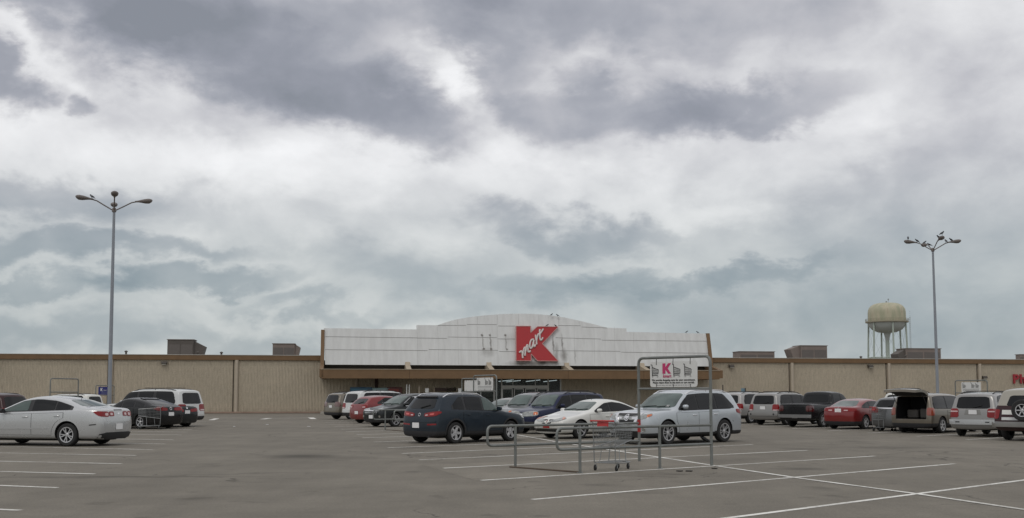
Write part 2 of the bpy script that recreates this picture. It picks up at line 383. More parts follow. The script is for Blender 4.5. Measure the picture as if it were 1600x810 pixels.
for px, py in ((258, 694), (271, 687.5), (284, 680), (292, 675.5), (300, 671.5), (308, 667.5), (316, 663), (322, 659.5)):
    A = at(px, py); stripe(lm, [A, A+dirv(163)*12.2])
for px, py in ((1188, 666.7), (1238, 670), (1293, 673.4), (1355, 677), (1432, 682), (1510, 687.3), (1604, 694), (1150, 664)):
    A = at(px, py); stripe(lm, [A, A+dirv(40)*12.0])
stripe(lm, [at(411, 654.6), at(486, 653)], .14); stripe(lm, [at(330, 656.8), at(339, 654.2)], .35); stripe(lm, [at(410, 655.4), at(421, 653.8)], .4); stripe(lm, [at(485, 652.6), at(490, 655)], .4)
tag(lm.build('parking_lines', LINE), kind='structure')

# ================================================================ STORE
def wall_mat():
    m = bpy.data.materials.new('ribbed_block'); N, L = nodes_of(m); b = N['Principled BSDF']
    tc = N.new('ShaderNodeTexCoord'); V = tc.outputs['Object']; sx = N.new('ShaderNodeSeparateXYZ'); L.new(V, sx.inputs[0])
    def wave(scale):
        c = N.new('ShaderNodeMath'); c.operation = 'MULTIPLY'; L.new(sx.outputs[0], c.inputs[0]); c.inputs[1].default_value = scale
        s = N.new('ShaderNodeMath'); s.operation = 'SINE'; L.new(c.outputs[0], s.inputs[0]); return s.outputs[0]
    w1 = wave(2*PI/.125)
    n = N.new('ShaderNodeTexNoise'); n.inputs['Scale'].default_value = 4; n.inputs['Detail'].default_value = 6
    mp = N.new('ShaderNodeMapping'); mp.inputs['Scale'].default_value = (1.6, 1, .5); L.new(V, mp.inputs[0]); L.new(mp.outputs[0], n.inputs['Vector'])
    nb = N.new('ShaderNodeTexNoise'); nb.inputs['Scale'].default_value = .22; nb.inputs['Detail'].default_value = 4; L.new(V, nb.inputs['Vector'])
    gr = N.new('ShaderNodeTexNoise'); gr.inputs['Scale'].default_value = 11; gr.inputs['Detail'].default_value = 4; gr.inputs['Roughness'].default_value = .8; L.new(V, gr.inputs['Vector'])
    def mr(x, a, b_, c, d):
        k = N.new('ShaderNodeMapRange'); k.inputs[1].default_value = a; k.inputs[2].default_value = b_; k.inputs[3].default_value = c; k.inputs[4].default_value = d
        L.new(x, k.inputs[0]); return k.outputs[0]
    def mul(a, c):
        k = N.new('ShaderNodeMath'); k.operation = 'MULTIPLY'; L.new(a, k.inputs[0]); L.new(c, k.inputs[1]); return k.outputs[0]
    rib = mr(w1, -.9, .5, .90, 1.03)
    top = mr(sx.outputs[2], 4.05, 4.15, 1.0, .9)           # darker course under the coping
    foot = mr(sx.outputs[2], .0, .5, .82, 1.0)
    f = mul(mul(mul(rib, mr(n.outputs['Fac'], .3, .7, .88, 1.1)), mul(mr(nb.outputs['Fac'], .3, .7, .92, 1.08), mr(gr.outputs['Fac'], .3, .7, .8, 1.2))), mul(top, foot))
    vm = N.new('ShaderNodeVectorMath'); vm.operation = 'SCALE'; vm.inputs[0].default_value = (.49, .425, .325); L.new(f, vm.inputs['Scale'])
    L.new(vm.outputs[0], b.inputs['Base Color']); b.inputs['Roughness'].default_value = .9
    bp = N.new('ShaderNodeBump'); bp.inputs['Strength'].default_value = .6; bp.inputs['Distance'].default_value = .05
    L.new(w1, bp.inputs['Height']); L.new(bp.outputs[0], b.inputs['Normal'])
    return m
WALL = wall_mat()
BROWN = pbr('brown_fascia', (.165, .098, .047), .7, var=.25, vscale=1.5)
TAN = pbr('tan_trim', (.40, .335, .25), .8, var=.12)
PILAST = pbr('pilaster_tan', (.44, .38, .30), .8, var=.12)
ROOFM = pbr('roof_gravel', (.3, .29, .27), .9)
DARKIN = pbr('dark_interior', (.03, .028, .026), .8)
FRAMEM = pbr('door_frame_alu', (.5, .5, .48), .4, .3)
store = thing('store_building', WO, WALL_YAW, 'long low beige ribbed-block discount store with white sign parapet and brown canopy', 'building')
def lp(u, off, z): return Vector((u, -off, z))
U = lambda px, py=600, off=0: onwall(px, py, off)[0]
uL, uR = U(-170), U(1790)
ZT = onwall(400, 555.6)[1]; ZF = ZT-.42
dL, dR = U(744), U(877)             # glazed entrance
dT = onwall(810, 591)[1]+.05
wl = MB()
def wbox(mb, u0, u1, o0, o1, z0, z1, mi=0): mb.box(((u0+u1)/2, -(o0+o1)/2, (z0+z1)/2), (u1-u0, abs(o1-o0), z1-z0), 0, mi)
wbox(wl, uL, dL, -.3, 0, 0, ZF); wbox(wl, dR, uR, -.3, 0, 0, ZF); wbox(wl, dL, dR, -.3, 0, dT, ZF)
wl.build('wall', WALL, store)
rf = MB(); wbox(rf, uL, uR, -70, -.32, ZF-.3, ZF-.05); rf.build('roof', ROOFM, store)
a0 = U(503); a1 = U(1112)
for ua, ub in ((uL, a0), (a1, uR)):
    fs = MB(); wbox(fs, ua, ub, -.34, .14, ZF, ZT); fs.build('fascia', BROWN, store, bevel=.015)
    fc = MB(); wbox(fc, ua, ub, -.36, .17, ZT, ZT+.04); fc.build('coping', pbr('coping_metal', (.5, .48, .44), .5), store)
for px in (-22, 173.5, 369.5, 1237.5, 1389, 1531):
    p = MB(); u = U(px); p.tube([lp(u, .08, 0), lp(u, .08, ZF)], .15, 12); p.build('pilaster', PILAST, store, smooth=40)
    q = MB(); wbox(q, u-.32, u-.22, .0, .012, 0, ZF); q.build('expansion_joint', pbr('joint_dark', (.07, .055, .04), .9), store)
for px in (557, 588): 
    p = MB(); u = U(px); p.tube([lp(u, .08, 0), lp(u, .08, 3.0)], .14, 12); p.build('pilaster', PILAST if px == 557 else pbr('dark_downpipe', (.06, .03, .025), .7), store, smooth=40)
for ua, ub in ((uL, a0), (a1, uR)):
    kb = MB(); wbox(kb, ua, ub, .0, .5, 0, .14); kb.build('plinth', pbr('stained_concrete', (.30, .215, .165), .9, var=.35, vscale=1.4), store, bevel=.02)
sw = MB(); p0, p1 = WO+WU*a0, WO+WU*a1
sw.add([wpos(a0, .01, .15), wpos(a1, .01, .15), wpos(a1, 4.6, .15), wpos(a0, 4.6, .15), wpos(a0, .01, -.1), wpos(a1, .01, -.1), wpos(a1, 4.6, -.1), wpos(a0, 4.6, -.1)],
       [(0, 1, 2, 3), (4, 5, 6, 7), (0, 1, 5, 4), (1, 2, 6, 5), (2, 3, 7, 6), (3, 0, 4, 7)])
tag(sw.build('pavement', pbr('pavement_concrete', (.33, .31, .27), .9, var=.2)), kind='structure')
# dirt strip at the foot of the wall
ds = MB(); ds.add([wpos(uL, .5, .006), wpos(a0, .5, .006), wpos(a0, .78, .006), wpos(uL, .78, .006)], [(0, 1, 2, 3)])
tag(ds.build('soil_strip', pbr('soil', (.075, .05, .035), .95, var=.5, vscale=2)), kind='structure')
# entrance
def entrance():
    g0, g1 = U(772), U(876); zh0 = onwall(810, 602.5)[1]; zh1 = onwall(810, 606.8)[1]
    fr = MB()
    bars = [U(744), g0, U(783.8), U(856.5), U(876)]
    for u in bars: wbox(fr, u-.06, u+.06, -.12, .04, .15, dT)
    wbox(fr, U(783.8)+.06, U(856.5)-.06, -.14, .05, zh1, zh0)
    wbox(fr, bars[0], bars[-1], -.13, .045, dT-.09, dT)
    for px in (801.5, 836.5): wbox(fr, U(px)-.03, U(px)+.03, -.1, .02, zh0, dT-.09)
    fr.build('entrance_frame', FRAMEM, store)
    gl = MB(); wbox(gl, bars[0]+.06, bars[2]-.06, -.06, -.05, .2, dT-.09); wbox(gl, bars[2]+.06, bars[3]-.06, -.06, -.05, zh0, dT-.1); wbox(gl, bars[3]+.06, bars[4]-.06, -.06, -.05, .2, dT-.09)
    m = bpy.data.materials.new('shop_glass'); N, L = nodes_of(m); b = N['Principled BSDF']; b.inputs['Base Color'].default_value = (.55, .62, .6, 1); b.inputs['Roughness'].default_value = .03; b.inputs['Transmission Weight'].default_value = .92; b.inputs['IOR'].default_value = 1.2
    gl.build('shop_window', m, store)
    xs = [783.8, 802, 819.6, 838, 856.5]
    for i in range(4):
        d = MB(); u0, u1 = U(xs[i])+.05, U(xs[i+1])-.05; o = -.03 if i in (0, 3) else .02
        wbox(d, u0, u0+.07, o-.05, o, .16, zh1-.02); wbox(d, u1-.07, u1, o-.05, o, .16, zh1-.02); wbox(d, u0, u1, o-.05, o, zh1-.1, zh1-.02); wbox(d, u0, u1, o-.05, o, .16, .4)
        dd = d.build('sliding_door', FRAMEM, store)
        q = MB(); wbox(q, u0+.07, u1-.07, o-.03, o-.02, .4, zh1-.1); q.build('door_glass', m, dd)
    it = MB(); wbox(it, bars[0]-3, bars[-1]+3, -12.2, -12, 0, 3.8); wbox(it, bars[0]-3, bars[-1]+3, -12, -.3, 3.6, 3.8); wbox(it, bars[0]-3, bars[-1]+3, -12, -.3, 0, .14)
    wbox(it, bars[0]-3.1, bars[0]-3, -12, -.3, 0, 3.8); wbox(it, bars[-1]+3, bars[-1]+3.1, -12, -.3, 0, 3.8)
    for k in range(7): wbox(it, bars[0]+.2+k*1.25, bars[0]+.9+k*1.25, -6-k % 3, -4.4, .15, .95+.3*(k % 2), 1+(k % 2))
    it.build('interior', [pbr('interior_grey', (.05, .05, .048), .9), pbr('shelf_red', (.25, .03, .02), .7), pbr('shelf_cream', (.3, .28, .22), .7)], store)
    for k, (uu, of) in enumerate(((U(790), -2.2), (U(833), -2.2), (U(866), -4), (U(762), -4), (U(812), -6))):
        t = MB(); t.tube([(uu-.5, -of-1.4, 2.80), (uu+1.3, -of+1.4, 2.98)], .03, 6); t.build('ceiling_tube', pbr('lit_tube', (.9, .95, 1), .5, var=0, emit=.8), store)
entrance()
# white sign parapet, slanting out toward its foot
def offz(z): return lerp(1.4, .5, (z-4.1)/3.4)
def panelpt(px, py, h=0.0):
    u, z = onwall(px, py, .95); u, z = onwall(px, py, offz(z)+h); return lp(u, offz(z)+h, z)
def streak_mat():
    m = bpy.data.materials.new('white_metal_panel'); N, L = nodes_of(m); b = N['Principled BSDF']
    tc = N.new('ShaderNodeTexCoord'); V = tc.outputs['Object']
    n = N.new('ShaderNodeTexNoise'); n.inputs['Scale'].default_value = .8; n.inputs['Detail'].default_value = 8; n.inputs['Roughness'].default_value = .65
    mp = N.new('ShaderNodeMapping'); mp.inputs['Scale'].default_value = (3, 1, .5); L.new(V, mp.inputs[0]); L.new(mp.outputs[0], n.inputs['Vector'])
    base = N.new('ShaderNodeMapRange'); base.inputs[1].default_value = .3; base.inputs[2].default_value = .75; base.inputs[3].default_value = 0; base.inputs[4].default_value = .24; L.new(n.outputs['Fac'], base.inputs[0])
    sp = N.new('ShaderNodeSeparateXYZ'); L.new(V, sp.inputs[0]); cb = N.new('ShaderNodeCombineXYZ'); L.new(sp.outputs[0], cb.inputs[0]); L.new(sp.outputs[2], cb.inputs[1])
    wn = N.new('ShaderNodeTexNoise'); wn.inputs['Scale'].default_value = 3; L.new(V, wn.inputs['Vector'])
    wa = N.new('ShaderNodeVectorMath'); wa.operation = 'MULTIPLY_ADD'; L.new(wn.outputs['Color'], wa.inputs[0]); wa.inputs[1].default_value = (.22, .22, 0); L.new(cb.outputs[0], wa.inputs[2])
    acc = base.outputs[0]
    S_ = [(755, 535, 1.2, 12, .35), (767, 535, 1.2, 12, .45), (791, 536, 1.0, 11, .3), (762, 551, 10, 6, .22), (754, 524, 1.5, 1.6, .6), (766, 524, 1.5, 1.6, .7), (790, 524, 1.3, 1.6, .6), (756, 546, 1.6, 1.6, .6), (768, 546, 1.7, 1.7, .7), (792, 546, 1.4, 1.4, .5),
          (865, 538, 1.4, 12, .5), (879, 536, 1.2, 12, .45), (881, 556, 5, 10, .42), (868, 562, 4, 8, .3), (835, 569, 36, 4.5, .5), (848, 565, 4, 4, .4), (812, 569, 8, 3, .3), (870, 548, 3, 10, .3), (898, 556, 1.2, 10, .25), (797, 530, 8, 8, .12)]
    for px, py, rx, ry, w in S_:
        u, z = onwall(px, py, offz(5.5))
        k = N.new('ShaderNodeMapping'); k.vector_type = 'TEXTURE'; k.inputs['Location'].default_value = (u+.11, z+.11, 0); k.inputs['Scale'].default_value = (rx/17.5, ry/17.5, 1)
        L.new(wa.outputs[0], k.inputs[0]); ln = N.new('ShaderNodeVectorMath'); ln.operation = 'LENGTH'; L.new(k.outputs[0], ln.inputs[0])
        r = N.new('ShaderNodeMapRange'); r.inputs[1].default_value = 1.5; r.inputs[2].default_value = .3; r.inputs[3].default_value = 0; r.inputs[4].default_value = min(.9, w*1.45); L.new(ln.outputs['Value'], r.inputs[0])
        ad = N.new('ShaderNodeMath'); ad.use_clamp = True; L.new(acc, ad.inputs[0]); L.new(r.outputs[0], ad.inputs[1]); acc = ad.outputs[0]
    mx = N.new('ShaderNodeMix'); mx.data_type = 'RGBA'; mx.inputs[6].default_value = (.67, .68, .67, 1); mx.inputs[7].default_value = (.14, .13, .115, 1)
    L.new(acc, mx.inputs[0]); L.new(mx.outputs[2], b.inputs['Base Color']); b.inputs['Roughness'].default_value = .55
    return m
arc = [(684, 508.3), (698, 503.5), (713, 499.3), (735, 495.6), (760, 492.8), (785, 490.9), (810, 490.2), (835, 490.8), (858, 492.6), (882, 496.3), (908, 502), (930, 507.4), (948, 512.3)]
outl = [(506, 513), (651, 515), (651, 508.2)]+arc+[(979, 513.4), (979, 518.8), (1103, 521.6), (1110.5, 572.8), (508, 570)]
pm = MB(); n_ = len(outl)
fr_ = [panelpt(x, y) for x, y in outl]; bk_ = [v+Vector((0, .25, 0)) for v in fr_]
pm.add(fr_+bk_, [tuple(range(n_)), tuple(range(n_, 2*n_))[::-1]]+[(i, (i+1) % n_, n_+(i+1) % n_, n_+i) for i in range(n_)])
pm.build('sign_parapet', streak_mat(), store)
# roof edge trim on the parapet
jt = MB()
def seam(a, b, w=.045, h=.012):
    jt.tube([panelpt(*a, h=h), panelpt(*b, h=h)], w/2, 4)
for a, b in (((508, 526), (652, 528)), ((652, 528.2), (698, 528.8)), ((700, 526.6), (776, 527.6)), ((778, 529.6), (805, 529.8)), ((868, 527.8), (939, 529.8)), ((941, 531.6), (1104, 533.2)),
             ((508, 546.4), (668, 547.8)), ((670, 546.2), (778, 547.4)), ((780, 549.2), (805, 549.4)), ((866, 548), (969, 549)), ((971, 550.4), (1106, 552)),
             ((684, 508.6), (728, 508.4)), ((730, 507), (776, 507.2)), ((778, 509.4), (805, 509.6)), ((872, 508.8), (907, 509)), ((909, 511), (948, 512.4))): seam(a, b)
for x in (684, 715, 746, 777, 897, 928, 960): seam((x, 511 if x < 684 else 510.5), (x+1.5, 569), .014, .002)
for x in (652, 990, 1040): seam((x, 520), (x+1, 570), .018, .003)
for x in (715, 746, 777, 810, 842, 873, 905): seam((x, interp([(p[0], p[1]) for p in arc], x)+1), (x, 507.5), .02, .004)
jt.build('panel_joint', pbr('joint_grey', (.40, .40, .39), .8), store)
# side fins and rafters
CZ1 = onwall(800, 578.4, 4)[1]; CZ0 = onwall(800, 592.3, 4)[1]
def fin(px_top, wid, top, name, mat):
    f = MB(); u = U(px_top, 560, 1.4); zb = panelpt(800, 571)[2]
    prof = [(offz(7.2)-.25, 7.25), (offz(7.2)+.12, 7.25), (1.55, zb), (4.0, CZ1+.02), (4.0, CZ0+.1), (.01, CZ0+.1), (.01, zb)] if top else [(1.38, zb+.25), (1.6, zb-.05), (3.68, CZ1+.02), (3.68, CZ0+.3), (.01, CZ0+.3), (.01, zb+.25)]
    f.prism(prof, u-wid/2, u+wid/2, lambda o, z, h: lp(h, o, z)); f.build(name, mat, store)
fin(503.5, .3, True, 'side_fin', BROWN); fin(1111, .3, True, 'side_fin', BROWN)
for px in (637, 764, 885.5, 1003): fin(px, .42, False, 'rafter', TAN)
cn = MB(); c0 = U(502, 585, 4); c1 = U(1124.5, 585, 4)
wbox(cn, c0, c1, 3.7, 4.0, CZ0, CZ1); wbox(cn, c0, c0+.3, .02, 3.7, CZ0, CZ1); wbox(cn, c1-.3, c1, .02, 3.7, CZ0, CZ1)
cc = cn.build('canopy', BROWN, store, bevel=.02)
c2 = MB(); wbox(c2, c0+.3, c1-.3, .02, 3.7, CZ0+.12, CZ0+.3); c2.build('canopy_soffit', pbr('soffit_tan', (.26, .21, .15), .9), cc)
c3 = MB(); wbox(c3, c0-.03, c1+.03, 3.66, 4.04, CZ1, CZ1+.045); c3.build('canopy_flashing', TAN, cc)
for px in (640, 767, 888, 1006):
    c4 = MB(); wbox(c4, U(px, 585, 4)-.02, U(px, 585, 4)+.02, 4.0, 4.004, CZ0+.02, CZ1-.02)
    c4.build('canopy_seam', pbr('seam_brown', (.09, .05, .025), .8), cc)
# dark sheet over the wall: shade of the open gap put into its colour
dk = MB(); wbox(dk, a0, a1, .01, .03, CZ0+.31, 4.6); dk.build('recess', pbr('recess_shade', (.05, .042, .035), .9), store)
# block pier at right end of canopy and lamps
def wall_light(px, py):
    u, z = onwall(px, py); k = MB(); wbox(k, u-.25, u+.25, 0, .2, z-.05, z+.17)
    k.add([lp(u-.25, .2, z+.17), lp(u+.25, .2, z+.17), lp(u+.2, .38, z-.02), lp(u-.2, .38, z-.02), lp(u-.25, .2, z-.05), lp(u+.25, .2, z-.05)], [(0, 1, 2, 3), (3, 2, 5, 4), (0, 3, 4), (1, 5, 2)])
    o = k.build('wall_light', pbr('bronze_metal', (.06, .05, .04), .5), store)
    q = MB(); wbox(q, u-.17, u+.17, .2, .32, z-.13, z-.055); q.build('lens', pbr('frosted_lens', (.4, .38, .33), .3), o)
for p in ((257, 568), (1142, 573), (1359, 573), (1537, 590.5), (-9, 570)): wall_light(*p)
# K emblem
def K(px, py, h=.0): 
    return panelpt(790+px/9.0, 490+py/9.0, .0)+Vector((0, -h, 0))
kp = [(140, 182), (345, 182), (345, 272), (440, 187), (732, 192), (508, 428), (732, 672), (442, 670), (352, 572), (352, 668), (142, 666)]
km = MB(); n_ = len(kp)
km.add([K(x, y, .28) for x, y in kp]+[K(x, y, .02) for x, y in kp], [tuple(range(n_)), tuple(range(n_, 2*n_))[::-1]]+[(i, (i+1) % n_, n_+(i+1) % n_, n_+i) for i in range(n_)])
kk = km.build('sign_letter', pbr('sign_red', (.37, .014, .018), .45, var=.1), store)
kk['label'] = 'big red block letter K'
ke = MB(); 
for a, b in zip(kp, kp[1:]+kp[:1]): ke.tube([K(*a, h=.285), K(*b, h=.285)], .035, 5)
ke.build('letter_edge', pbr('sign_edge', (.5, .28, .26), .5), kk)
st = MB()
strokes = [[(186, 556), (200, 536), (217, 532), (226, 548), (229, 590), (233, 632)], [(230, 590), (243, 520), (256, 484), (268, 480), (271, 500), (266, 548), (264, 598)],
           [(266, 560), (280, 490), (290, 448), (302, 446), (306, 470), (304, 520), (312, 548), (328, 546), (340, 526)],
           [(388, 372), (366, 366), (346, 384), (332, 428), (330, 474), (342, 500), (360, 484), (376, 440), (388, 378)], [(388, 376), (382, 430), (388, 474), (400, 470), (410, 440)],
           [(412, 306), (416, 350), (424, 396), (426, 440)], [(424, 392), (436, 330), (446, 296), (460, 292), (466, 310)],
           [(472, 226), (470, 300), (472, 356), (484, 384), (500, 372), (514, 344)], [(466, 300), (492, 268), (520, 222)]]
for s in strokes:
    P_ = s
    for _ in range(2):
        q = [P_[0]]
        for a, b in zip(P_, P_[1:]): q += [(lerp(a[0], b[0], .25), lerp(a[1], b[1], .25)), (lerp(a[0], b[0], .75), lerp(a[1], b[1], .75))]
        P_ = q+[P_[-1]]
    st.tube([K(*p, h=.33) for p in P_], .085, 6)
st.build('script_lettering', pbr('script_white', (.62, .58, .56), .5), kk, smooth=60)
def text_mesh(txt, size, ext=.01, bold=0.0, align='LEFT'):
    c = bpy.data.curves.new('t', 'FONT'); c.body = txt; c.size = size; c.extrude = ext; c.offset = bold; c.align_x = align; c.resolution_u = 3
    o = bpy.data.objects.new('t', c); COL.objects.link(o); bpy.context.view_layer.update()
    me = bpy.data.meshes.new_from_object(o.evaluated_get(bpy.context.evaluated_depsgraph_get())); w = o.dimensions.x
    bpy.data.objects.remove(o); bpy.data.curves.remove(c); me.materials.clear(); return me, w
u0, z0 = onwall(1582.5, 599, .1); u_ = u0; LR = pbr('letter_red', (.33, .02, .03), .5)
for ch in 'Pharmacy':
    me, w = text_mesh(ch, 1.22, .06, .035); me.name = 'sign_letter'; me.materials.append(LR)
    o = bpy.data.objects.new('sign_letter', me); COL.objects.link(o); o.parent = store; o.location = lp(u_, .12, z0); o.rotation_euler = (PI/2, 0, 0); u_ += w+.13

# ================================================================ VEHICLES
DG = None
def eval_mesh(o):
    dg = bpy.context.evaluated_depsgraph_get(); dg.update()
    return bpy.data.meshes.new_from_object(o.evaluated_get(dg))
def hull_mesh(k, paintm, clad, topm):
    """lofted body: subdivided cage, then wheel arches cut out; returns (mesh, bvh of the uncut hull)"""
    L, W, H = k['L'], k['W'], k['H']; prof = k['prof']; belt = k['belt']; gc = k['gc']; tum = k['tum']
    fset, rset = k['fset'], k['rset']
    zc = k.get('zclad', gc+.16)
    ds = [p[0] for p in prof]
    rows = []
    for i, d in enumerate(ds):
        zt = interp(prof, d); w = W/2*interp(k['plan'], d)
        zsh = min(interp(belt, d), zt-.07)
        Hh = zt-zsh; kk = sstep((Hh-.10)/.26)
        hood = [(w*.93, zsh+Hh*.72), (w*.80, zsh+Hh*.93), (w*.5, zt), (0, zt+.012)]
        yb = w*.95; yr = yb-tum*max(0, Hh-.1)
        cab = [(yb, zsh+.035), (yr, zt-.10), (yr-.11, zt-.015), (0, zt+.02)]
        up = [(lerp(a[0], b[0], kk), lerp(a[1], b[1], kk)) for a, b in zip(hood, cab)]
        zmid = lerp(zc, zsh, .55)
        sec = [(0, gc), (w*.84, gc), (w*.95, gc+.05), (w*.985, zc), (w*1.0, zmid), (w*.985, zsh)]+up
        fw = max(0, 1-d/.9); rw_ = max(0, 1-(L-d)/k.get('rspan', 1.1))
        pts = []
        for (y, z) in sec:
            x = L/2-d
            x -= interp(fset, z)*fw**1.2
            x += interp(rset, z)*rw_
            pts.append((x, y, z))
        rows.append(pts)
    vs = []; idx = {}
    n = len(rows[0])
    for i, pts in enumerate(rows):
        for j, p in enumerate(pts):
            idx[(i, j, 1)] = len(vs); vs.append(p)
            if 0 < j < n-1: idx[(i, j, -1)] = len(vs); vs.append((p[0], -p[1], p[2]))
            else: idx[(i, j, -1)] = idx[(i, j, 1)]
    fs = []; mi = []
    m = len(rows); tr = k.get('toprange')
    def mat_for(j, i=None):
        if j <= 2: return 1 if clad else 0
        if tr and j >= k.get('toprow', 6) and i is not None and tr[0] <= rows[i][9][0]*-1+L/2 and ds[min(i+1, m-1)] <= tr[1]: return 2
        return 0
    for i in range(m-1):
        for j in range(n-1):
            for s in (1, -1):
                f = [idx[(i, j, s)], idx[(i+1, j, s)], idx[(i+1, j+1, s)], idx[(i, j+1, s)]]
                if s < 0: f = f[::-1]
                g_ = [];[g_.append(q) for q in f if q not in g_]
                fs.append(g_); mi.append(mat_for(j, i))
    for i in (0, m-1):
        for j in range(n-1):
            f = [idx[(i, j, 1)], idx[(i, j+1, 1)], idx[(i, j+1, -1)], idx[(i, j, -1)]]
            g_ = [];[g_.append(q) for q in f if q not in g_]
            fs.append(g_); mi.append(mat_for(j, i if i == 0 else m-2) if j < 6 or not tr else (2 if i else 0))
    me = bpy.data.meshes.new('body'); me.from_pydata(vs, [], fs)
    for mm in (paintm, clad or paintm, topm or paintm, CAVITY): me.materials.append(mm)
    me.polygons.foreach_set('material_index', mi)
    bm = bmesh.new(); bm.from_mesh(me); bmesh.ops.recalc_face_normals(bm, faces=bm.faces[:]); bm.to_mesh(me); bm.free()
    o = bpy.data.objects.new('tmp', me); COL.objects.link(o)
    s = o.modifiers.new('s', 'SUBSURF'); s.levels = 2; s.render_levels = 2
    m0 = eval_mesh(o)
    bvh = BVHTree.FromPolygons([v.co.copy() for v in m0.vertices], [tuple(p.vertices) for p in m0.polygons])
    # arches
    c = MB(); Rr = k['R']
    Mx = Matrix.Rotation(PI/2, 4, 'X')
    for xw in (L/2-k['fo'], L/2-k['fo']-k['wb']):
        for sd in (1, -1):
            a0, a1 = sorted((sd*(W/2-.36), sd*(W/2+.2)))
            T = Matrix.Translation((xw, 0, Rr+.01)) @ Mx
            c.lathe([(.001, -a1), (Rr+k.get('gap', .055), -a1), (Rr+k.get('gap', .055), -a0), (.001, -a0)], 28, T)
    if k.get('opening'):
        y, z0, z1, dep = k['opening']; c.box((-L/2+dep/2-.4, 0, (z0+z1)/2), (dep+.8, 2*y, z1-z0))
    cm = bpy.data.meshes.new('c'); cm.from_pydata(c.v, [], c.f); cm.materials.append(CAVITY)
    bm = bmesh.new(); bm.from_mesh(cm); bmesh.ops.remove_doubles(bm, verts=bm.verts[:], dist=.003); bmesh.ops.recalc_face_normals(bm, faces=bm.faces[:]); bm.to_mesh(cm); bm.free()
    c_o = bpy.data.objects.new('c', cm); COL.objects.link(c_o)
    b = o.modifiers.new('b', 'BOOLEAN'); b.object = c_o; b.operation = 'DIFFERENCE'; b.solver = 'EXACT'; b.material_mode = 'TRANSFER'
    fin_ = eval_mesh(o)
    bpy.data.objects.remove(o); bpy.data.objects.remove(c_o)
    fin_.name = 'body'
    fin_.polygons.foreach_set('use_smooth', [True]*len(fin_.polygons)); fin_.set_sharp_from_angle(angle=R(42))
    return fin_, bvh
def cdt(poly, step):
    """polygon outline -> triangulated 2D points with interior grid"""
    pts = []; n = len(poly)
    for i in range(n):
        a = Vector(poly[i]); b = Vector(poly[(i+1) % n]); c = max(1, int((b-a).length/step))
        for t in range(c): pts.append(a.lerp(b, t/c))
    nb = len(pts); xs = [p.x for p in pts]; ys = [p.y for p in pts]
    def inside(p):
        r = False; j = nb-1
        for i in range(nb):
            if (pts[i].y > p[1]) != (pts[j].y > p[1]) and p[0] < (pts[j].x-pts[i].x)*(p[1]-pts[i].y)/(pts[j].y-pts[i].y)+pts[i].x: r = not r
            j = i
        return r
    x = min(xs)+step*.5
    while x < max(xs):
        y = min(ys)+step*.5
        while y < max(ys):
            if inside((x, y)) and min((pts[i].x-x)**2+(pts[i].y-y)**2 for i in range(nb)) > (step*.4)**2: pts.append(Vector((x, y)))
            y += step
        x += step
    v, e, f, *_ = delaunay_2d_cdt(pts, [(i, (i+1) % nb) for i in range(nb)], [], 1, 1e-5)
    return v, f
def patch(mb, bvh, poly, view, off=.005, step=.09, mi=0, skirt=True, org=None):
    """lay a polygon on the hull. view: 'L','R' side (d->x, z); 'F','B' ends (y, z); 'T' top (x, y); 'P' polar from an inner axis (degrees, z)"""
    if view == 'P': poly = [(a*.0087, z) for a, z in poly]
    v2, f2 = cdt(poly, step)
    P3 = []; N3 = []
    for p in v2:
        if view in 'LR':
            s = 1 if view == 'L' else -1; o = Vector((p.x, s*3, p.y)); d = Vector((0, -s, 0))
        elif view in 'FB':
            s = 1 if view == 'F' else -1; o = Vector((s*6, p.x, p.y)); d = Vector((-s, 0, 0))
        elif view == 'T': o = Vector((p.x, p.y, 4)); d = Vector((0, 0, -1))
        else:
            a = p.x/.0087; ex, ey, sx, sy = org; o = Vector((ex, ey, p.y)); d = Vector((sx*math.cos(R(a)), sy*math.sin(R(a)), 0))
        h = bvh.ray_cast(o, d)
        if h[0] is None: P3.append(None); N3.append(None); continue
        nn = h[1]
        if view == 'P':
            if nn.dot(d) < 0: nn = -nn
        elif nn.dot(d) > 0: nn = -nn
        P3.append(h[0]+nn*off); N3.append(nn)
    fs = [f for f in f2 if all(P3[i] is not None for i in f)]
    used = sorted({i for f in fs for i in f}); rm = {a: b for b, a in enumerate(used)}
    if not fs: return
    vs = [P3[i] for i in used]; F = [tuple(rm[i] for i in f) for f in fs]
    if skirt:
        ed = {}
        for f in F:
            for a, b in zip(f, f[1:]+f[:1]): ed[(a, b)] = 1
        k0 = len(vs); vs = vs+[P3[i]-N3[i]*(off+.012) for i in used]
        F = F+[(b, a, a+k0, b+k0) for (a, b) in ed if (b, a) not in ed]
    mb.add(vs, F, mi)
WH = {}
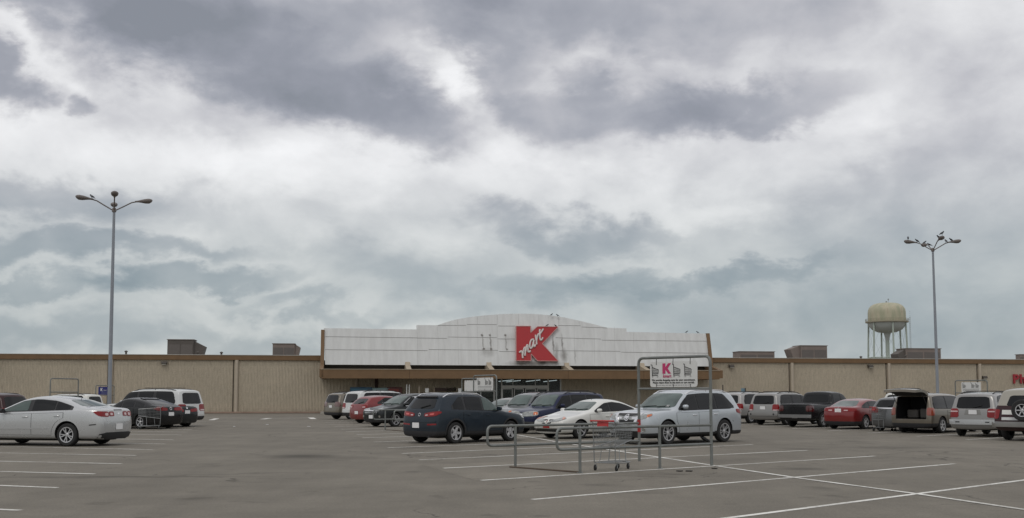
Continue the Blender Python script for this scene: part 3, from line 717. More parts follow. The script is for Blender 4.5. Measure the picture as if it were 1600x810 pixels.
def wheel_meshes(Rr, wid, rim, style, tone):
    key = (Rr, wid, rim, style, tone)
    if key in WH: return WH[key]
    M = Matrix.Rotation(-PI/2, 4, 'X')        # axis along +y, outer face +y
    h = wid/2
    t = MB(); t.lathe([(rim-.01, h-.03), (rim, h-.005), (rim+.02, h), (Rr-.035, h), (Rr-.01, h-.02), (Rr, h-.05), (Rr, -h+.05), (Rr-.01, -h+.02), (Rr-.03, -h), (rim-.01, -h)], 36, M)
    r = MB(); r.lathe([(rim-.008, h-.03), (rim+.004, h-.004), (rim-.012, h+.0), (rim-.02, h-.02), (rim-.03, h-.10), (.001, h-.105)], 36, M, 1)
    r.lathe([(rim+.004, h-.006), (rim+.004, h+.002), (rim-.022, h), (rim-.024, h-.03)], 36, M, 0)
    r.lathe([(.001, h-.01), (.04, h-.012), (.062, h-.03), (.062, h-.10)], 16, M, 0)
    n = {'5': 5, '6': 6, 'y5': 5, '10': 10, '5w': 5, 'steel': 8}[style]
    for q in range(n):
        a = 2*PI*q/n
        if style == 'y5':
            arms = [(a-.22, .016, a-.05), (a+.22, .016, a+.05)]
            for aa, w_, a2 in arms:
                p0 = (.055*math.cos(a2), .055*math.sin(a2)); p1 = ((rim-.01)*math.cos(aa), (rim-.01)*math.sin(aa)); _spoke(r, p0, p1, .019, .016, h, M)
        else:
            w0, w1 = {'5': (.032, .026), '6': (.026, .024), '10': (.012, .014), '5w': (.062, .05), 'steel': (.03, .03)}[style]
            off = (.12 if q % 2 else -.12) if style == '10' else 0
            p0 = (.05*math.cos(a), .05*math.sin(a)); p1 = ((rim-.01)*math.cos(a+off), (rim-.01)*math.sin(a+off)); _spoke(r, p0, p1, w0, w1, h, M)
    def fin(mb, name, mats):
        o = mb.build(name, mats, None, smooth=35); me = o.data; bpy.data.objects.remove(o); return me
    WH[key] = (fin(t, 'wheel', RUBBER), fin(r, 'rim', [ALLOY if tone == 0 else pbr('dark_alloy', (.2, .2, .21), .4, .7), pbr('brake_shadow', (.02, .02, .022), .7)]))
    return WH[key]
def _spoke(r, p0, p1, w0, w1, h, M):
    a = Vector((*p0, 0)); b = Vector((*p1, 0)); d = (b-a).normalized(); n = Vector((-d.y, d.x, 0))
    vs = []
    for p, w, z in ((a, w0, h-.012), (b, w1, h-.008)):
        vs += [p+n*w*.7+Vector((0, 0, z)), p-n*w*.7+Vector((0, 0, z)), p-n*w+Vector((0, 0, z-.04)), p+n*w+Vector((0, 0, z-.04))]
    r.add([M @ v for v in vs], [(0, 1, 5, 4), (1, 2, 6, 5), (3, 0, 4, 7), (2, 3, 7, 6), (0, 3, 2, 1), (4, 5, 6, 7)], 0)

def side_glass(k, d0, d1, top_off=.135, z0off=.05, fwd=.16):
    """outline of the side glazing between two stations, following belt, windscreen line, roof and tail"""
    prof, belt = k['prof'], k['belt']; pts_t = []; pts_b = []
    gl0, gl1 = k['glass']
    N_ = 12
    def top(d):
        z = interp(prof, d)-top_off
        if k.get('rline'): z = min(z, interp(k['rline'], d))
        return z
    for i in range(N_+1):
        d = lerp(d0, d1, i/N_); zb = interp(belt, d)+z0off; zt = top(d)
        if zt > zb+.03: pts_t.append((d, zt)); pts_b.append((d, zb))
    if len(pts_t) < 2: return None
    poly = pts_b+pts_t[::-1]
    return [(k['L']/2-d, z) for d, z in poly]
def make_car(k, name, paintm, label, cat, group, pos, heading, sc=1.0, clad=None, topm=None, glass=None, plate=True, front_plate=False, wheel=('5', 0)):
    L, W, H, Rr = k['L'], k['W'], k['H'], k['R']; belt = k['belt']
    t = thing(name, (pos[0], pos[1], 0), R(heading), label, cat, group, sc)
    me, bvh = hull_mesh(k, paintm, clad, topm)
    o = bpy.data.objects.new('body', me); COL.objects.link(o); o.parent = t
    sg = glass or GLASS
    X = lambda d: L/2-d
    def part(nm, mats, fn, parent=t, smooth=50, label=None):
        mb = MB(); fn(mb)
        if not mb.f: return None
        q = mb.build(nm, mats, parent, smooth=smooth)
        if label: q['label'] = label
        return q
    # wheels
    tm, rm = wheel_meshes(Rr, k.get('tw', .22), k.get('rim', Rr*.66), *wheel)
    for xw in (L/2-k['fo'], L/2-k['fo']-k['wb']):
        for s in (1, -1):
            w = bpy.data.objects.new('wheel', tm); COL.objects.link(w); w.parent = t
            w.location = (xw, s*(W/2-k.get('tw', .22)/2-.015), Rr)
            if s < 0: w.rotation_euler = (0, 0, PI)
            r = bpy.data.objects.new('rim', rm); COL.objects.link(r); r.parent = w; r.rotation_euler = (0, random.random()*6, 0)
    # glazing
    gl0, gl1 = k['glass']
    for s in 'LR':
        for (a, b) in k['panes']:
            poly = side_glass(k, a, b, k.get('topoff', .135))
            if not poly: continue
            def f(mb, poly=poly, s=s):
                patch(mb, bvh, chaikin(poly, 2, .12), s, .012, .07)
            part('window', sg if a > k['panes'][0][0]+.1 or not k.get('clearfront') else CLEAR, f)
        full = side_glass(k, gl0, gl1, k.get('topoff', .135)-.017, .03)
        if full:
            part('window_trim', k.get('trimm', DARK), lambda mb: patch(mb, bvh, chaikin(full, 2, .1), s, .006, .07))
    ws = k['ws']
    part('windshield', CLEAR, lambda mb: patch(mb, bvh, chaikin([(-ws[1], ws[0]), (ws[1], ws[0]), (ws[3], ws[2]), (-ws[3], ws[2])], 2, .1), 'F', .009, .09))
    rw = k.get('rw')
    if rw: part('rear_window', k.get('rwm', sg), lambda mb: patch(mb, bvh, chaikin([(-rw[1], rw[0]), (rw[1], rw[0]), (rw[3], rw[2]), (-rw[3], rw[2])], 2, .1), 'B', .005, .12))
    # doors (panel, dark shut line, handle)
    if k.get('doors'):
        for s in 'LR':
            sy = 1 if s == 'L' else -1
            dd = k['doors']
            for a, b in zip(dd, dd[1:]):
                xw = L-(L/2-k['fo']-k['wb'])-L/2 if True else 0
                wc = k['fo']+k['wb']; wc0 = k['fo']; zlo = k['gc']+.13 if not clad else k.get('zclad', k['gc']+.16)+.03
                ra = Rr+.165; pol = []
                zs = [lerp(zlo, interp(belt, lerp(a, b, .5))-.03, i/9) for i in range(10)]
                left = []; right = []
                for z in zs:
                    q = ra*ra-(z-Rr)**2; h = math.sqrt(q) if q > 0 else 0
                    r_ = min(b, wc-h) if h else b; l_ = max(a, wc0+h) if h else a
                    left.append((l_, z)); right.append((r_, z))
                left[-1] = (left[-1][0], interp(belt, a)-.03); right[-1] = (right[-1][0], interp(belt, b)-.03)
                pol = [(X(d), z) for d, z in left+right[::-1]]
                def f(mb):
                    patch(mb, bvh, pol, s, .004, .11, 1)
                    c = Vector((sum(p[0] for p in pol)/len(pol), sum(p[1] for p in pol)/len(pol)))
                    inn = [(c.x+(p[0]-c.x)*(1-.016/abs(b-a)*1.0), c.y+(p[1]-c.y)*(1-.016/.7)) for p in pol]
                    patch(mb, bvh, inn, s, .0075, .11, 0)
                d_o = part('door', [paintm, pbr('shut_line', (.01, .01, .01), .8)], f)
                hz = interp(belt, b)-.13; hx = X(b-.2); h = bvh.ray_cast(Vector((hx, sy*3, hz)), Vector((0, -sy, 0)))
                if h[0] and d_o:
                    hb = MB(); y = h[0].y
                    hb.tube([(hx+.10, y+sy*.008, hz), (hx+.08, y+sy*.035, hz), (hx-.06, y+sy*.035, hz+.004), (hx-.09, y+sy*.008, hz)], .014, 6)
                    hb.build('door_handle', k.get('handlem', paintm), d_o, smooth=50)
        if k.get('mould'):
            z, mt = k['mould']
            for s in 'LR': part('side_moulding', mt, lambda mb: patch(mb, bvh, [(X(dd[0]+.05), z), (X(dd[-1]-.5), z+.025), (X(dd[-1]-.5), z+.06), (X(dd[0]+.05), z+.045)], s, .016, .12))
    # arch lips
    if k.get('lips'):
        for s in 'LR':
            for xw in (L/2-k['fo'], L/2-k['fo']-k['wb']):
                r0 = Rr+k.get('gap', .055)+.003; r1 = r0+k['lips']
                arcp = [(xw+r0*math.cos(R(q)), Rr+.01+r0*math.sin(R(q))) for q in range(-8, 189, 14)]+[(xw+r1*math.cos(R(q)), Rr+.01+r1*math.sin(R(q))) for q in range(188, -9, -14)]
                part('arch_moulding', k.get('lipm', GREYP), lambda mb: patch(mb, bvh, arcp, s, .012, .12))
    # lamps by polar patches round the corners
    def lamps(spec, nm, end):
        inset = spec.get('in', .5); ex = end*(L/2-inset); 
        for s in (1, -1):
            org = (ex, s*(W/2-inset), end, s)
            q0 = None
            for (poly, mat, off) in spec['polys']:
                mb = MB(); patch(mb, bvh, chaikin(poly, 1, .15), 'P', off, .055, 0, True, org)
                if not mb.f: continue
                q = mb.build(nm if q0 is None else 'lens', mat, t if q0 is None else q0, smooth=50)
                if q0 is None: q0 = q
    if k.get('head'): lamps(k['head'], 'headlight', 1)
    if k.get('tail'): lamps(k['tail'], 'tail_light', -1)
    for nm, view, poly, mat, off in k.get('extra', []):
        vs_ = [view] if view in 'FBT' else (['L', 'R'] if view == 'S' else [view])
        for vv in vs_:
            pl = poly if vv in 'FBT' else [(X(d), z) for d, z in poly]
            part(nm, mat if not isinstance(mat, str) else paintm, lambda mb: patch(mb, bvh, pl, vv, off, .09))
            if nm.endswith('*'): pass
    # plates
    def plate_at(end, z, y=0):
        h = bvh.ray_cast(Vector((end*6, y, z)), Vector((-end, 0, 0)))
        if h[0]:
            mb = MB(); mb.box((h[0].x+end*.012, y, z), (.014, .32, .17)); mb.build('license_plate', PLATE, t)
    if plate: plate_at(-1, k['pz'], k.get('py', 0))
    if front_plate: plate_at(1, k.get('fpz', .5))
    # mirrors
    md, mz = k['mir']
    for s in (1, -1):
        h = bvh.ray_cast(Vector((X(md), s*3, mz)), Vector((0, -s, 0)))
        if not h[0]: continue
        y = h[0].y; mb = MB()
        mb.tube([(X(md)+.05, y-s*.02, mz-.03), (X(md)+.02, y+s*.09, mz-.01)], .025, 6, 1)
        c = Vector((X(md)+.0, y+s*.14, mz+.02)); vs = []; nn = 10
        for ring, (sx_, sc_) in enumerate(((.07, .35), (.05, .8), (0, 1.0), (-.055, .92))):
            for q in range(nn):
                a = 2*PI*q/nn; ca, sa = math.cos(a), math.sin(a)
                ca = math.copysign(abs(ca)**.7, ca); sa = math.copysign(abs(sa)**.7, sa)
                vs.append(c+Vector((sx_, .10*ca*sc_, .07*sa*sc_)))
        fs = [(r_*nn+q, r_*nn+(q+1) % nn, (r_+1)*nn+(q+1) % nn, (r_+1)*nn+q) for r_ in range(3) for q in range(nn)]+[tuple(range(nn)), tuple(range(3*nn, 4*nn))]
        mb.add(vs, fs, 0)
        mb.build('mirror', [k.get('mirm', paintm), DARK], t, smooth=50)
    # roof rails
    if k.get('rails'):
        a, b, mt = k['rails']
        for s in (1, -1):
            yy = s*(W/2*k.get('raily', .66)); mb = MB(); pts = []
            for i in range(9):
                d = lerp(a, b, i/8); h = bvh.ray_cast(Vector((X(d), yy, 4)), Vector((0, 0, -1)))
                if h[0]: pts.append((X(d), yy, h[0].z+(.05 if 0 < i < 8 else -.005)))
            mb.tube(pts, .02, 6)
            for i in (0, 4, 8): mb.tube([pts[i], (pts[i][0], yy, pts[i][2]-.06)], .018, 5)
            mb.build('roof_rail', mt, t, smooth=50)
        if k.get('bars'):
            for d in (lerp(a, b, .25), lerp(a, b, .75)):
                h = bvh.ray_cast(Vector((X(d), 0, 4)), Vector((0, 0, -1))); mb = MB(); mb.box((X(d), 0, h[0].z+.05), (.06, W*k.get('raily', .66), .025)); mb.build('roof_bar', mt, t)
    if k.get('wiper') and rw:
        h1 = bvh.ray_cast(Vector((-6, .02, rw[0]+.03)), Vector((1, 0, 0))); h2 = bvh.ray_cast(Vector((-6, -.36, rw[0]+.13)), Vector((1, 0, 0)))
        if h1[0] and h2[0]:
            mb = MB(); mb.tube([h1[0]+Vector((-.03, 0, 0)), h2[0]+Vector((-.035, 0, 0))], .013, 6); mb.build('rear_wiper', RUBBER, t)
    mb = MB()
    for (y0_, y1_) in ((-.55, .05), (.1, .6)):
        h1 = bvh.ray_cast(Vector((6, y0_, ws[0]+.02)), Vector((-1, 0, 0))); h2 = bvh.ray_cast(Vector((6, y1_, ws[0]+.05)), Vector((-1, 0, 0)))
        if h1[0] and h2[0]: mb.tube([h1[0]+Vector((.02, 0, .02)), h2[0]+Vector((.02, 0, .02))], .012, 5)
    if mb.f: mb.build('windscreen_wipers', RUBBER, t)
    if k.get('antenna'):
        d, ln_ = k['antenna']; h = bvh.ray_cast(Vector((X(d), 0, 4)), Vector((0, 0, -1))); mb = MB(); mb.tube([h[0], h[0]+Vector((-ln_*.5, 0, ln_))], [.012, .004], 5); mb.build('antenna', DARK, t)
    if k.get('exhaust'):
        mb = MB(); y = k['exhaust']; mb.tube([(-L/2+.35, y, k['gc']+.02), (-L/2+.03, y, k['gc']+.01)], .032, 8); mb.build('exhaust_pipe', DARK, t, smooth=50)
    # axle / underside shadow box
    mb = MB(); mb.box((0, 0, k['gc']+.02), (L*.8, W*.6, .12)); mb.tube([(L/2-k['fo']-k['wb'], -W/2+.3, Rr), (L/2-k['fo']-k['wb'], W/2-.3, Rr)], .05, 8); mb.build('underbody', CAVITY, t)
    return t, bvh

PLANF = [(0, .74), (.12, .88), (.35, .965), (.9, 1.0)]
def plan(L, f=(.76, .89, .965), r=(.965, .90, .78)):
    return [(0, f[0]), (.12, f[1]), (.4, f[2]), (1.0, 1.0), (L-1.1, 1.0), (L-.45, r[0]), (L-.13, r[1]), (L, r[2])]
def sedan(L=4.8, W=1.82, H=1.46, wb=2.75, fo=.95, Rr=.33, gc=.2, cowl=(1.32, .98), hdr=2.15, roofr=3.35, base=(4.12, 1.10), tailz=1.06, hood=.80, belt=(.90, .98), **kw):
    prof = [(0, hood-.16), (.1, hood-.07), (.45, hood+.03), (.95, hood+.1), (cowl[0]-.12, cowl[1]-.03), (cowl[0], cowl[1]), ((cowl[0]+hdr)/2, lerp(cowl[1], H-.06, .53)), (hdr, H-.05), (lerp(hdr, roofr, .45), H), (roofr, H-.05),
            (lerp(roofr, base[0], .5), lerp(H-.05, base[1], .44)), (base[0], base[1]), (L-.45, lerp(base[1], tailz, .6)), (L-.14, tailz), (L, tailz-.06)]
    k = dict(L=L, W=W, H=H, wb=wb, fo=fo, R=Rr, gc=gc, prof=prof, belt=[(0, belt[0]-.25), (1.0, belt[0]), (L-.9, belt[1]), (L, belt[1]-.06)], tum=.40, plan=plan(L),
             fset=[(gc, .10), (.42, 0), (.58, .0), (.75, .10), (1.1, .22)], rset=[(gc, .12), (.45, 0), (.62, .0), (.85, .06), (1.1, .10)], rspan=.8,
             glass=(cowl[0]+.1, base[0]-.05), panes=[(cowl[0]+.2, 2.28), (2.38, 3.25), (3.31, base[0]-.12)], ws=(cowl[1]+.03, W/2-.22, H-.12, W/2-.40), rw=(base[1]+.02, W/2-.28, H-.13, W/2-.42),
             doors=[1.28, 2.33, 3.36], pz=.78, mir=(cowl[0]+.42, cowl[1]+.02),
             head=dict(polys=[([(-28, .60), (30, .62), (72, .72), (78, .76), (30, .75), (-28, .68)], LAMP, .01)]),
             tail=dict(polys=[([(-22, .78), (30, .80), (62, .84), (66, .95), (30, .96), (-22, .93)], RED, .012)]))
    k.update(kw); return k
def suv(L=4.6, W=1.85, H=1.72, wb=2.7, fo=.9, Rr=.36, gc=.26, cowl=(1.18, 1.10), hdr=1.78, hood=.96, belt=(1.0, 1.08), rlean=.38, tum=.24, **kw):
    prof = [(0, hood-.12), (.1, hood-.03), (.4, hood+.03), (.85, hood+.08), (cowl[0]-.12, cowl[1]-.03), cowl, ((cowl[0]+hdr)/2, lerp(cowl[1], H-.06, .53)), (hdr, H-.05), (lerp(hdr, L, .25), H), (lerp(hdr, L, .6), H-.0), (L-.7, H-.02), (L-.3, H-.04), (L-.12, H-.06), (L, H-.10)]
    k = dict(L=L, W=W, H=H, wb=wb, fo=fo, R=Rr, gc=gc, prof=prof, belt=[(0, belt[0]-.16), (1.0, belt[0]), (L-.5, belt[1]), (L, belt[1])], tum=tum, plan=plan(L, (.80, .91, .97), (.985, .95, .88)),
             fset=[(gc, .08), (.45, 0), (.75, .0), (.95, .08), (1.2, .15)], rset=[(gc, .10), (.5, 0), (.68, .0), (.72, .05), (1.0, .07), (H-.1, .07+rlean), (H, .12+rlean)], rspan=1.5,
             glass=(cowl[0]+.08, L-.42), panes=[(cowl[0]+.16, 2.06), (2.15, 3.0), (3.1, L-.5)], ws=(cowl[1]+.03, W/2-.20, H-.13, W/2-.32), rw=(1.10, W/2-.24, H-.17, W/2-.34),
             rline=[(0, 3), (L-.75, H-.1), (L-.36, 1.05)], doors=[1.14, 2.1, 3.05], pz=.86, mir=(cowl[0]+.36, cowl[1]+.05), wiper=True,
             head=dict(polys=[([(-20, .72), (35, .74), (70, .82), (74, .90), (30, .90), (-20, .84)], LAMP, .01)]),
             tail=dict(polys=[([(0, .82), (62, .82), (64, 1.12), (8, 1.12)], RED, .012)]))
    k.update(kw); return k
def plan_square(L): return plan(L, (.86, .95, .985), (.995, .98, .95))

# ---------------------------------------------------------------- paints
SILVER = paint('paint_silver', (.52, .53, .535), .4, .26)
SILVERD = paint('paint_shaded_silver', (.28, .275, .265), .5, .34)  # silver darkened: shade on the right-row tails put into the paint
PALEBLUE = paint('paint_silver_blue', (.47, .505, .535), .4, .28)
SLATE = paint('paint_slate_blue', (.014, .024, .036), .2, .28, .06)
WHITE = paint('paint_white', (.70, .70, .66), 0, .35)
NAVY = paint('paint_navy', (.007, .013, .05), .1, .28, .05)
GREY = paint('paint_grey', (.12, .125, .13), .4, .32)
DGREY = paint('paint_dark_grey', (.022, .026, .028), .3, .3, .06)
BLACKP = paint('paint_black', (.007, .008, .010), .05, .25, .04)
REDP = paint('paint_red', (.19, .004, .006), .1, .3)
MAROON = paint('paint_maroon', (.03, .008, .010), .1, .3, .06)
TANP = paint('paint_champagne', (.17, .148, .115), .5, .35)
SAND = paint('paint_sand', (.34, .32, .27), .3, .4)
GREYTAN = paint('paint_pewter', (.20, .195, .18), .5, .34)
NEARW = paint('paint_offwhite', (.60, .61, .60), 0, .35)
GRILLE = pbr('grille_black', (.01, .01, .01), .4)

def ring(cy, cz, r0, n=14): return [(cy+r0*math.cos(2*PI*i/n), cz+r0*math.sin(2*PI*i/n)) for i in range(n)]
def sym(poly): return [poly, [(-y, z) for y, z in poly][::-1]]

# --- silver saloon, left foreground
k = sedan(4.86, 1.86, 1.465, 2.74, .98, .335, .19, (1.22, .98), 2.18, 3.30, (4.20, 1.13), 1.10, .80, (.93, 1.02), antenna=(3.55, .05), topoff=.122,
    glass=(1.30, 3.88), panes=[(1.42, 2.42), (2.55, 3.28), (3.33, 3.78)], mould=(.48, SILVER), handlem=SILVER, mirm=DARK, pz=.56, rwm=CLEAR, clearfront=True, doors=[1.42, 2.56, 3.6],
    tail=dict(polys=[([(-26, .86), (2, .86), (2, 1.0), (-26, 1.0)], RED, .012), ([(5, .84), (48, .86), (70, .99), (60, 1.01), (5, 1.0)], RED, .012), ([(-18, .89), (-4, .89), (-4, .96), (-18, .96)], PALE, .018), ([(10, .88), (26, .88), (26, .95), (10, .96)], PALE, .018)]),
    extra=[('rear_diffuser', 'B', [(-.8, .2), (.8, .2), (.78, .36), (.55, .40), (-.55, .40), (-.78, .36)], DARK, .014), ('bumper_vent', 'L', [(4.42, .60), (4.62, .62), (4.62, .65), (4.42, .63)], DARK, .006),
           ('trunk_lid', 'B', [(-.55, .70), (.55, .70), (.62, .84), (.60, 1.03), (-.60, 1.03), (-.62, .84)], 'p', .004), ('emblem', 'B', [(-.09, .93), (-.03, .95), (-.03, .965), (.03, .965), (.03, .95), (.09, .93), (.03, .93), (.03, .915), (-.03, .915), (-.03, .93)], CHROME, .012), ('lid_spoiler_gap', 'B', [(-.2, 1.03), (.2, 1.03), (.2, 1.05), (-.2, 1.05)], DARK, .008)])
malibu = make_car(k, 'parked_car', SILVER, 'silver four-door saloon nearest on the left, nose cut off by the photo edge', 'car', 'parked cars', (-14.95, 34.3), 167.5, 1.075, wheel=('y5', 0))
# --- dark slate crossover
k = suv(4.44, 1.86, 1.66, 2.64, .9, .355, .22, (1.2, 1.06), 1.98, .93, (.99, 1.10), rlean=.42, tum=.30, rails=(2.1, 3.9, CHROME), raily=.70,
    rw=(1.14, .60, 1.47, .50), panes=[(1.38, 2.22), (2.30, 3.05), (3.15, 3.62)], glass=(1.3, 3.7), rline=[(0, 3), (3.3, 1.52), (3.85, 1.12)], doors=[1.16, 2.26, 3.2], clearfront=True, pz=.60, py=.12, exhaust=-.5, antenna=(4.0, .06), lips=.05, lipm=DARK, zclad=.36,
    tail=dict(polys=[([(-26, .90), (-10, .88), (40, .90), (66, 1.02), (60, 1.06), (20, 1.04), (-26, .99)], RED, .015), ([(10, .93), (34, .94), (36, 1.0), (10, .98)], pbr('red_bright', (.6, .05, .04), .15, coat=1), .02), ([(-18, .91), (-2, .92), (-2, .95), (-18, .95)], PALE, .02)]),
    extra=[('bumper_reflector', 'B', [(.42, .60), (.80, .62), (.80, .67), (.42, .65)], RED, .008), ('bumper_reflector', 'B', [(-.80, .62), (-.42, .60), (-.42, .65), (-.80, .67)], RED, .008),
           ('rear_bumper_crease', 'B', [(-.75, .70), (.75, .70), (.78, .735), (-.78, .735)], SLATE, .03), ('rear_spoiler', 'B', [(-.50, 1.49), (.50, 1.49), (.48, 1.53), (-.48, 1.53)], DARK, .05), ('emblem', 'B', ring(0.0, .95, .055), CHROME, .008), ('emblem', 'B', ring(0.0, .95, .040), SLATE, .012)])
make_car(k, 'parked_car', SLATE, 'dark slate blue crossover seen from behind, red tail lamps, nearest of the middle row', 'car', 'parked cars', (-1.60, 36.55), 47, 1.0, clad=DARK, wheel=('5w', 0))
# --- silver-blue seven seater
k = suv(5.0, 1.96, 1.77, 2.9, .95, .385, .24, (1.36, 1.14), 2.12, 1.02, (1.04, 1.10), rlean=.36, tum=.27, rails=(2.1, 4.3, CHROME), raily=.70, gap=.05, zclad=.33,
    panes=[(1.52, 2.45), (2.52, 3.42), (3.5, 4.42)], glass=(1.42, 4.5), rline=[(0, 3), (4.0, 1.62), (4.55, 1.10)], doors=[1.36, 2.48, 3.55], pz=.8, mirm=PALEBLUE, handlem=CHROME, trimm=DARK,
    head=dict(polys=[([(-42, .80), (-10, .78), (30, .84), (62, .93), (66, 1.0), (40, .98), (-42, .90)], LAMP, .012), ([(38, .87), (58, .93), (60, .97), (40, .95)], AMBER, .018), ([(-30, .82), (-12, .82), (-12, .89), (-30, .88)], CHROME, .018)]),
    tail=dict(polys=[([(0, .96), (50, .94), (86, 1.0), (88, 1.12), (40, 1.10), (0, 1.05)], RED, .012)]),
    extra=[('grille', 'F', [(-.42, .70), (.42, .70), (.50, .98), (-.50, .98)], GRILLE, .010), ('grille_surround', 'F', [(-.56, .98), (-.46, .98), (-.30, .70), (-.40, .68)], CHROME, .03), ('grille_surround', 'F', [(.56, .98), (.46, .98), (.30, .70), (.40, .68)], CHROME, .03), ('grille_bar', 'F', [(-.52, .985), (.52, .985), (.52, 1.01), (-.52, 1.01)], CHROME, .022),
           ('emblem', 'F', ring(0, .86, .10), CHROME, .030), ('emblem', 'F', ring(0, .86, .075), GRILLE, .034), ('emblem', 'F', [(-.095, .846), (.095, .846), (.095, .874), (-.095, .874)], CHROME, .040),
           ('fog_lamp', 'F', ring(.70, .50, .075), CHROME, .015), ('fog_lamp', 'F', ring(-.70, .50, .075), CHROME, .015), ('fog_lens', 'F', ring(.70, .50, .05), LAMP, .025), ('fog_lens', 'F', ring(-.70, .50, .05), LAMP, .025), ('lower_intake', 'F', [(-.6, .30), (.6, .30), (.52, .44), (-.52, .44)], GRILLE, .008),
           ('sticker', 'F', [(.44, 1.20), (.56, 1.20), (.56, 1.25), (.44, 1.25)], PLATE, .012)])
make_car(k, 'parked_car', PALEBLUE, 'pale silver-blue large crossover facing left behind the corral sign frame', 'car', 'parked cars', (5.56, 35.95), 221, 1.0, clad=DARK, plate=False, wheel=('10', 0))
# --- white saloon
k = sedan(4.8, 1.8, 1.45, 2.85, .93, .33, .19, (1.36, .98), 2.28, 3.2, (4.15, 1.08), 1.05, .78, (.90, .98), antenna=(2.35, .05), glass=(1.45, 4.0), panes=[(1.6, 2.46), (2.54, 3.82)], doors=[1.38, 2.5, 3.5], mirm=WHITE,
    head=dict(polys=[([(-30, .60), (20, .63), (66, .74), (70, .83), (40, .80), (-30, .68)], LAMP, .012), ([(40, .68), (62, .75), (64, .80), (42, .77)], AMBER, .018)]),
    extra=[('grille', 'F', [(.03, .53), (.22, .55), (.33, .70), (.04, .70)], GRILLE, .01), ('grille', 'F', [(-.03, .53), (-.04, .70), (-.33, .70), (-.22, .55)], GRILLE, .01), ('emblem', 'F', [(0, .58), (.025, .66), (0, .65), (-.025, .66)], RED, .02),
           ('lower_intake', 'F', [(-.66, .26), (.66, .26), (.70, .36), (-.70, .36)], GRILLE, .008), ('front_plate_frame', 'F', [(-.16, .40), (.16, .40), (.16, .52), (-.16, .52)], pbr('plate_red', (.4, .03, .03), .5), .03), ('bumper_strip', 'F', [(-.72, .375), (.72, .375), (.72, .40), (-.72, .40)], CHROME, .012)])
make_car(k, 'parked_car', WHITE, 'white saloon facing left with a small red front plate, split grille', 'car', 'parked cars', (3.05, 40.4), 221, 1.0, plate=False, wheel=('5', 0))
# --- compact boxy crossovers, blue and grey
def boxy(**kw):
    d = dict(rails=(1.9, 3.9, DARK), raily=.68, bars=True, rlean=.12, tum=.20, panes=[(1.28, 2.12), (2.22, 3.05), (3.15, 4.05)], glass=(1.2, 4.1), rline=[(0, 3), (3.95, 1.62), (4.12, 1.1)], lips=.08, lipm=GREYP, zclad=.52,
        head=dict(polys=[([(-36, .72), (40, .74), (58, .80), (58, .93), (20, .94), (-36, .90)], LAMP, .012), ([(36, .78), (54, .81), (54, .90), (36, .90)], AMBER, .018)]),
        extra=[('grille', 'F', [(-.42, .72), (.42, .72), (.44, .88), (-.44, .88)], GRILLE, .01), ('emblem', 'F', [(-.1, .78), (0, .76), (.1, .78), (.1, .82), (0, .84), (-.1, .82)], CHROME, .02), ('lower_intake', 'F', [(-.5, .34), (.5, .34), (.5, .46), (-.5, .46)], GRILLE, .008)])
    d.update(kw); return suv(4.44, 1.8, 1.74, 2.62, .88, .35, .25, (1.12, 1.10), 1.72, .98, (1.0, 1.05), plan=plan_square(4.44), **{q: v for q, v in d.items()})
make_car(boxy(), 'parked_car', NAVY, 'navy blue boxy crossover with grey cladding, behind the white saloon', 'car', 'parked cars', (1.98, 45.0), 222, .99, clad=GREYP, plate=False, wheel=('5', 0))
make_car(boxy(), 'parked_car', GREY, 'grey boxy crossover, only windscreen and bonnet showing left of the blue one', 'car', 'parked cars', (.95, 49.0), 222, .98, clad=GREYP, plate=False, wheel=('5', 0))
k = sedan(4.75, 1.78, 1.46)
make_car(k, 'parked_car', GREYTAN, 'pewter saloon roof showing behind the slate crossover bonnet', 'car', 'parked cars', (-.2, 53.6), 222, 1.0, plate=False, wheel=('5', 0))
# --- charcoal crossover facing us
k = suv(4.52, 1.82, 1.66, 2.62, .9, .345, .22, (1.15, 1.07), 1.98, .92, (.98, 1.08), rlean=.42, tum=.30, panes=[(1.34, 2.2), (2.28, 3.05), (3.15, 3.7)], glass=(1.26, 3.8), rline=[(0, 3), (3.4, 1.52), (3.9, 1.1)], trimm=CHROME,
    head=dict(polys=[([(-34, .76), (20, .78), (60, .90), (62, .97), (30, .95), (-34, .86)], LAMP, .012)]), fpz=.50,
    extra=[('grille', 'F', [(-.5, .62), (.5, .62), (.52, .84), (-.52, .84)], GRILLE, .01), ('grille_bar', 'F', [(-.5, .78), (.5, .78), (.5, .82), (-.5, .82)], CHROME, .02), ('grille_bar', 'F', [(-.5, .70), (.5, .70), (.5, .73), (-.5, .73)], CHROME, .02), ('grille_bar', 'F', [(-.46, .63), (.46, .63), (.46, .66), (-.46, .66)], CHROME, .02), ('fog_lamp', 'F', ring(.66, .52, .06), CHROME, .012), ('fog_lamp', 'F', ring(-.66, .52, .06), CHROME, .012)])
make_car(k, 'parked_car', DGREY, 'charcoal crossover facing us with chrome grille bars, behind the small far corral rail', 'car', 'parked cars', (-5.42, 54.7), 224, 1.0, clad=DARK, plate=False, front_plate=True, wheel=('5', 0))
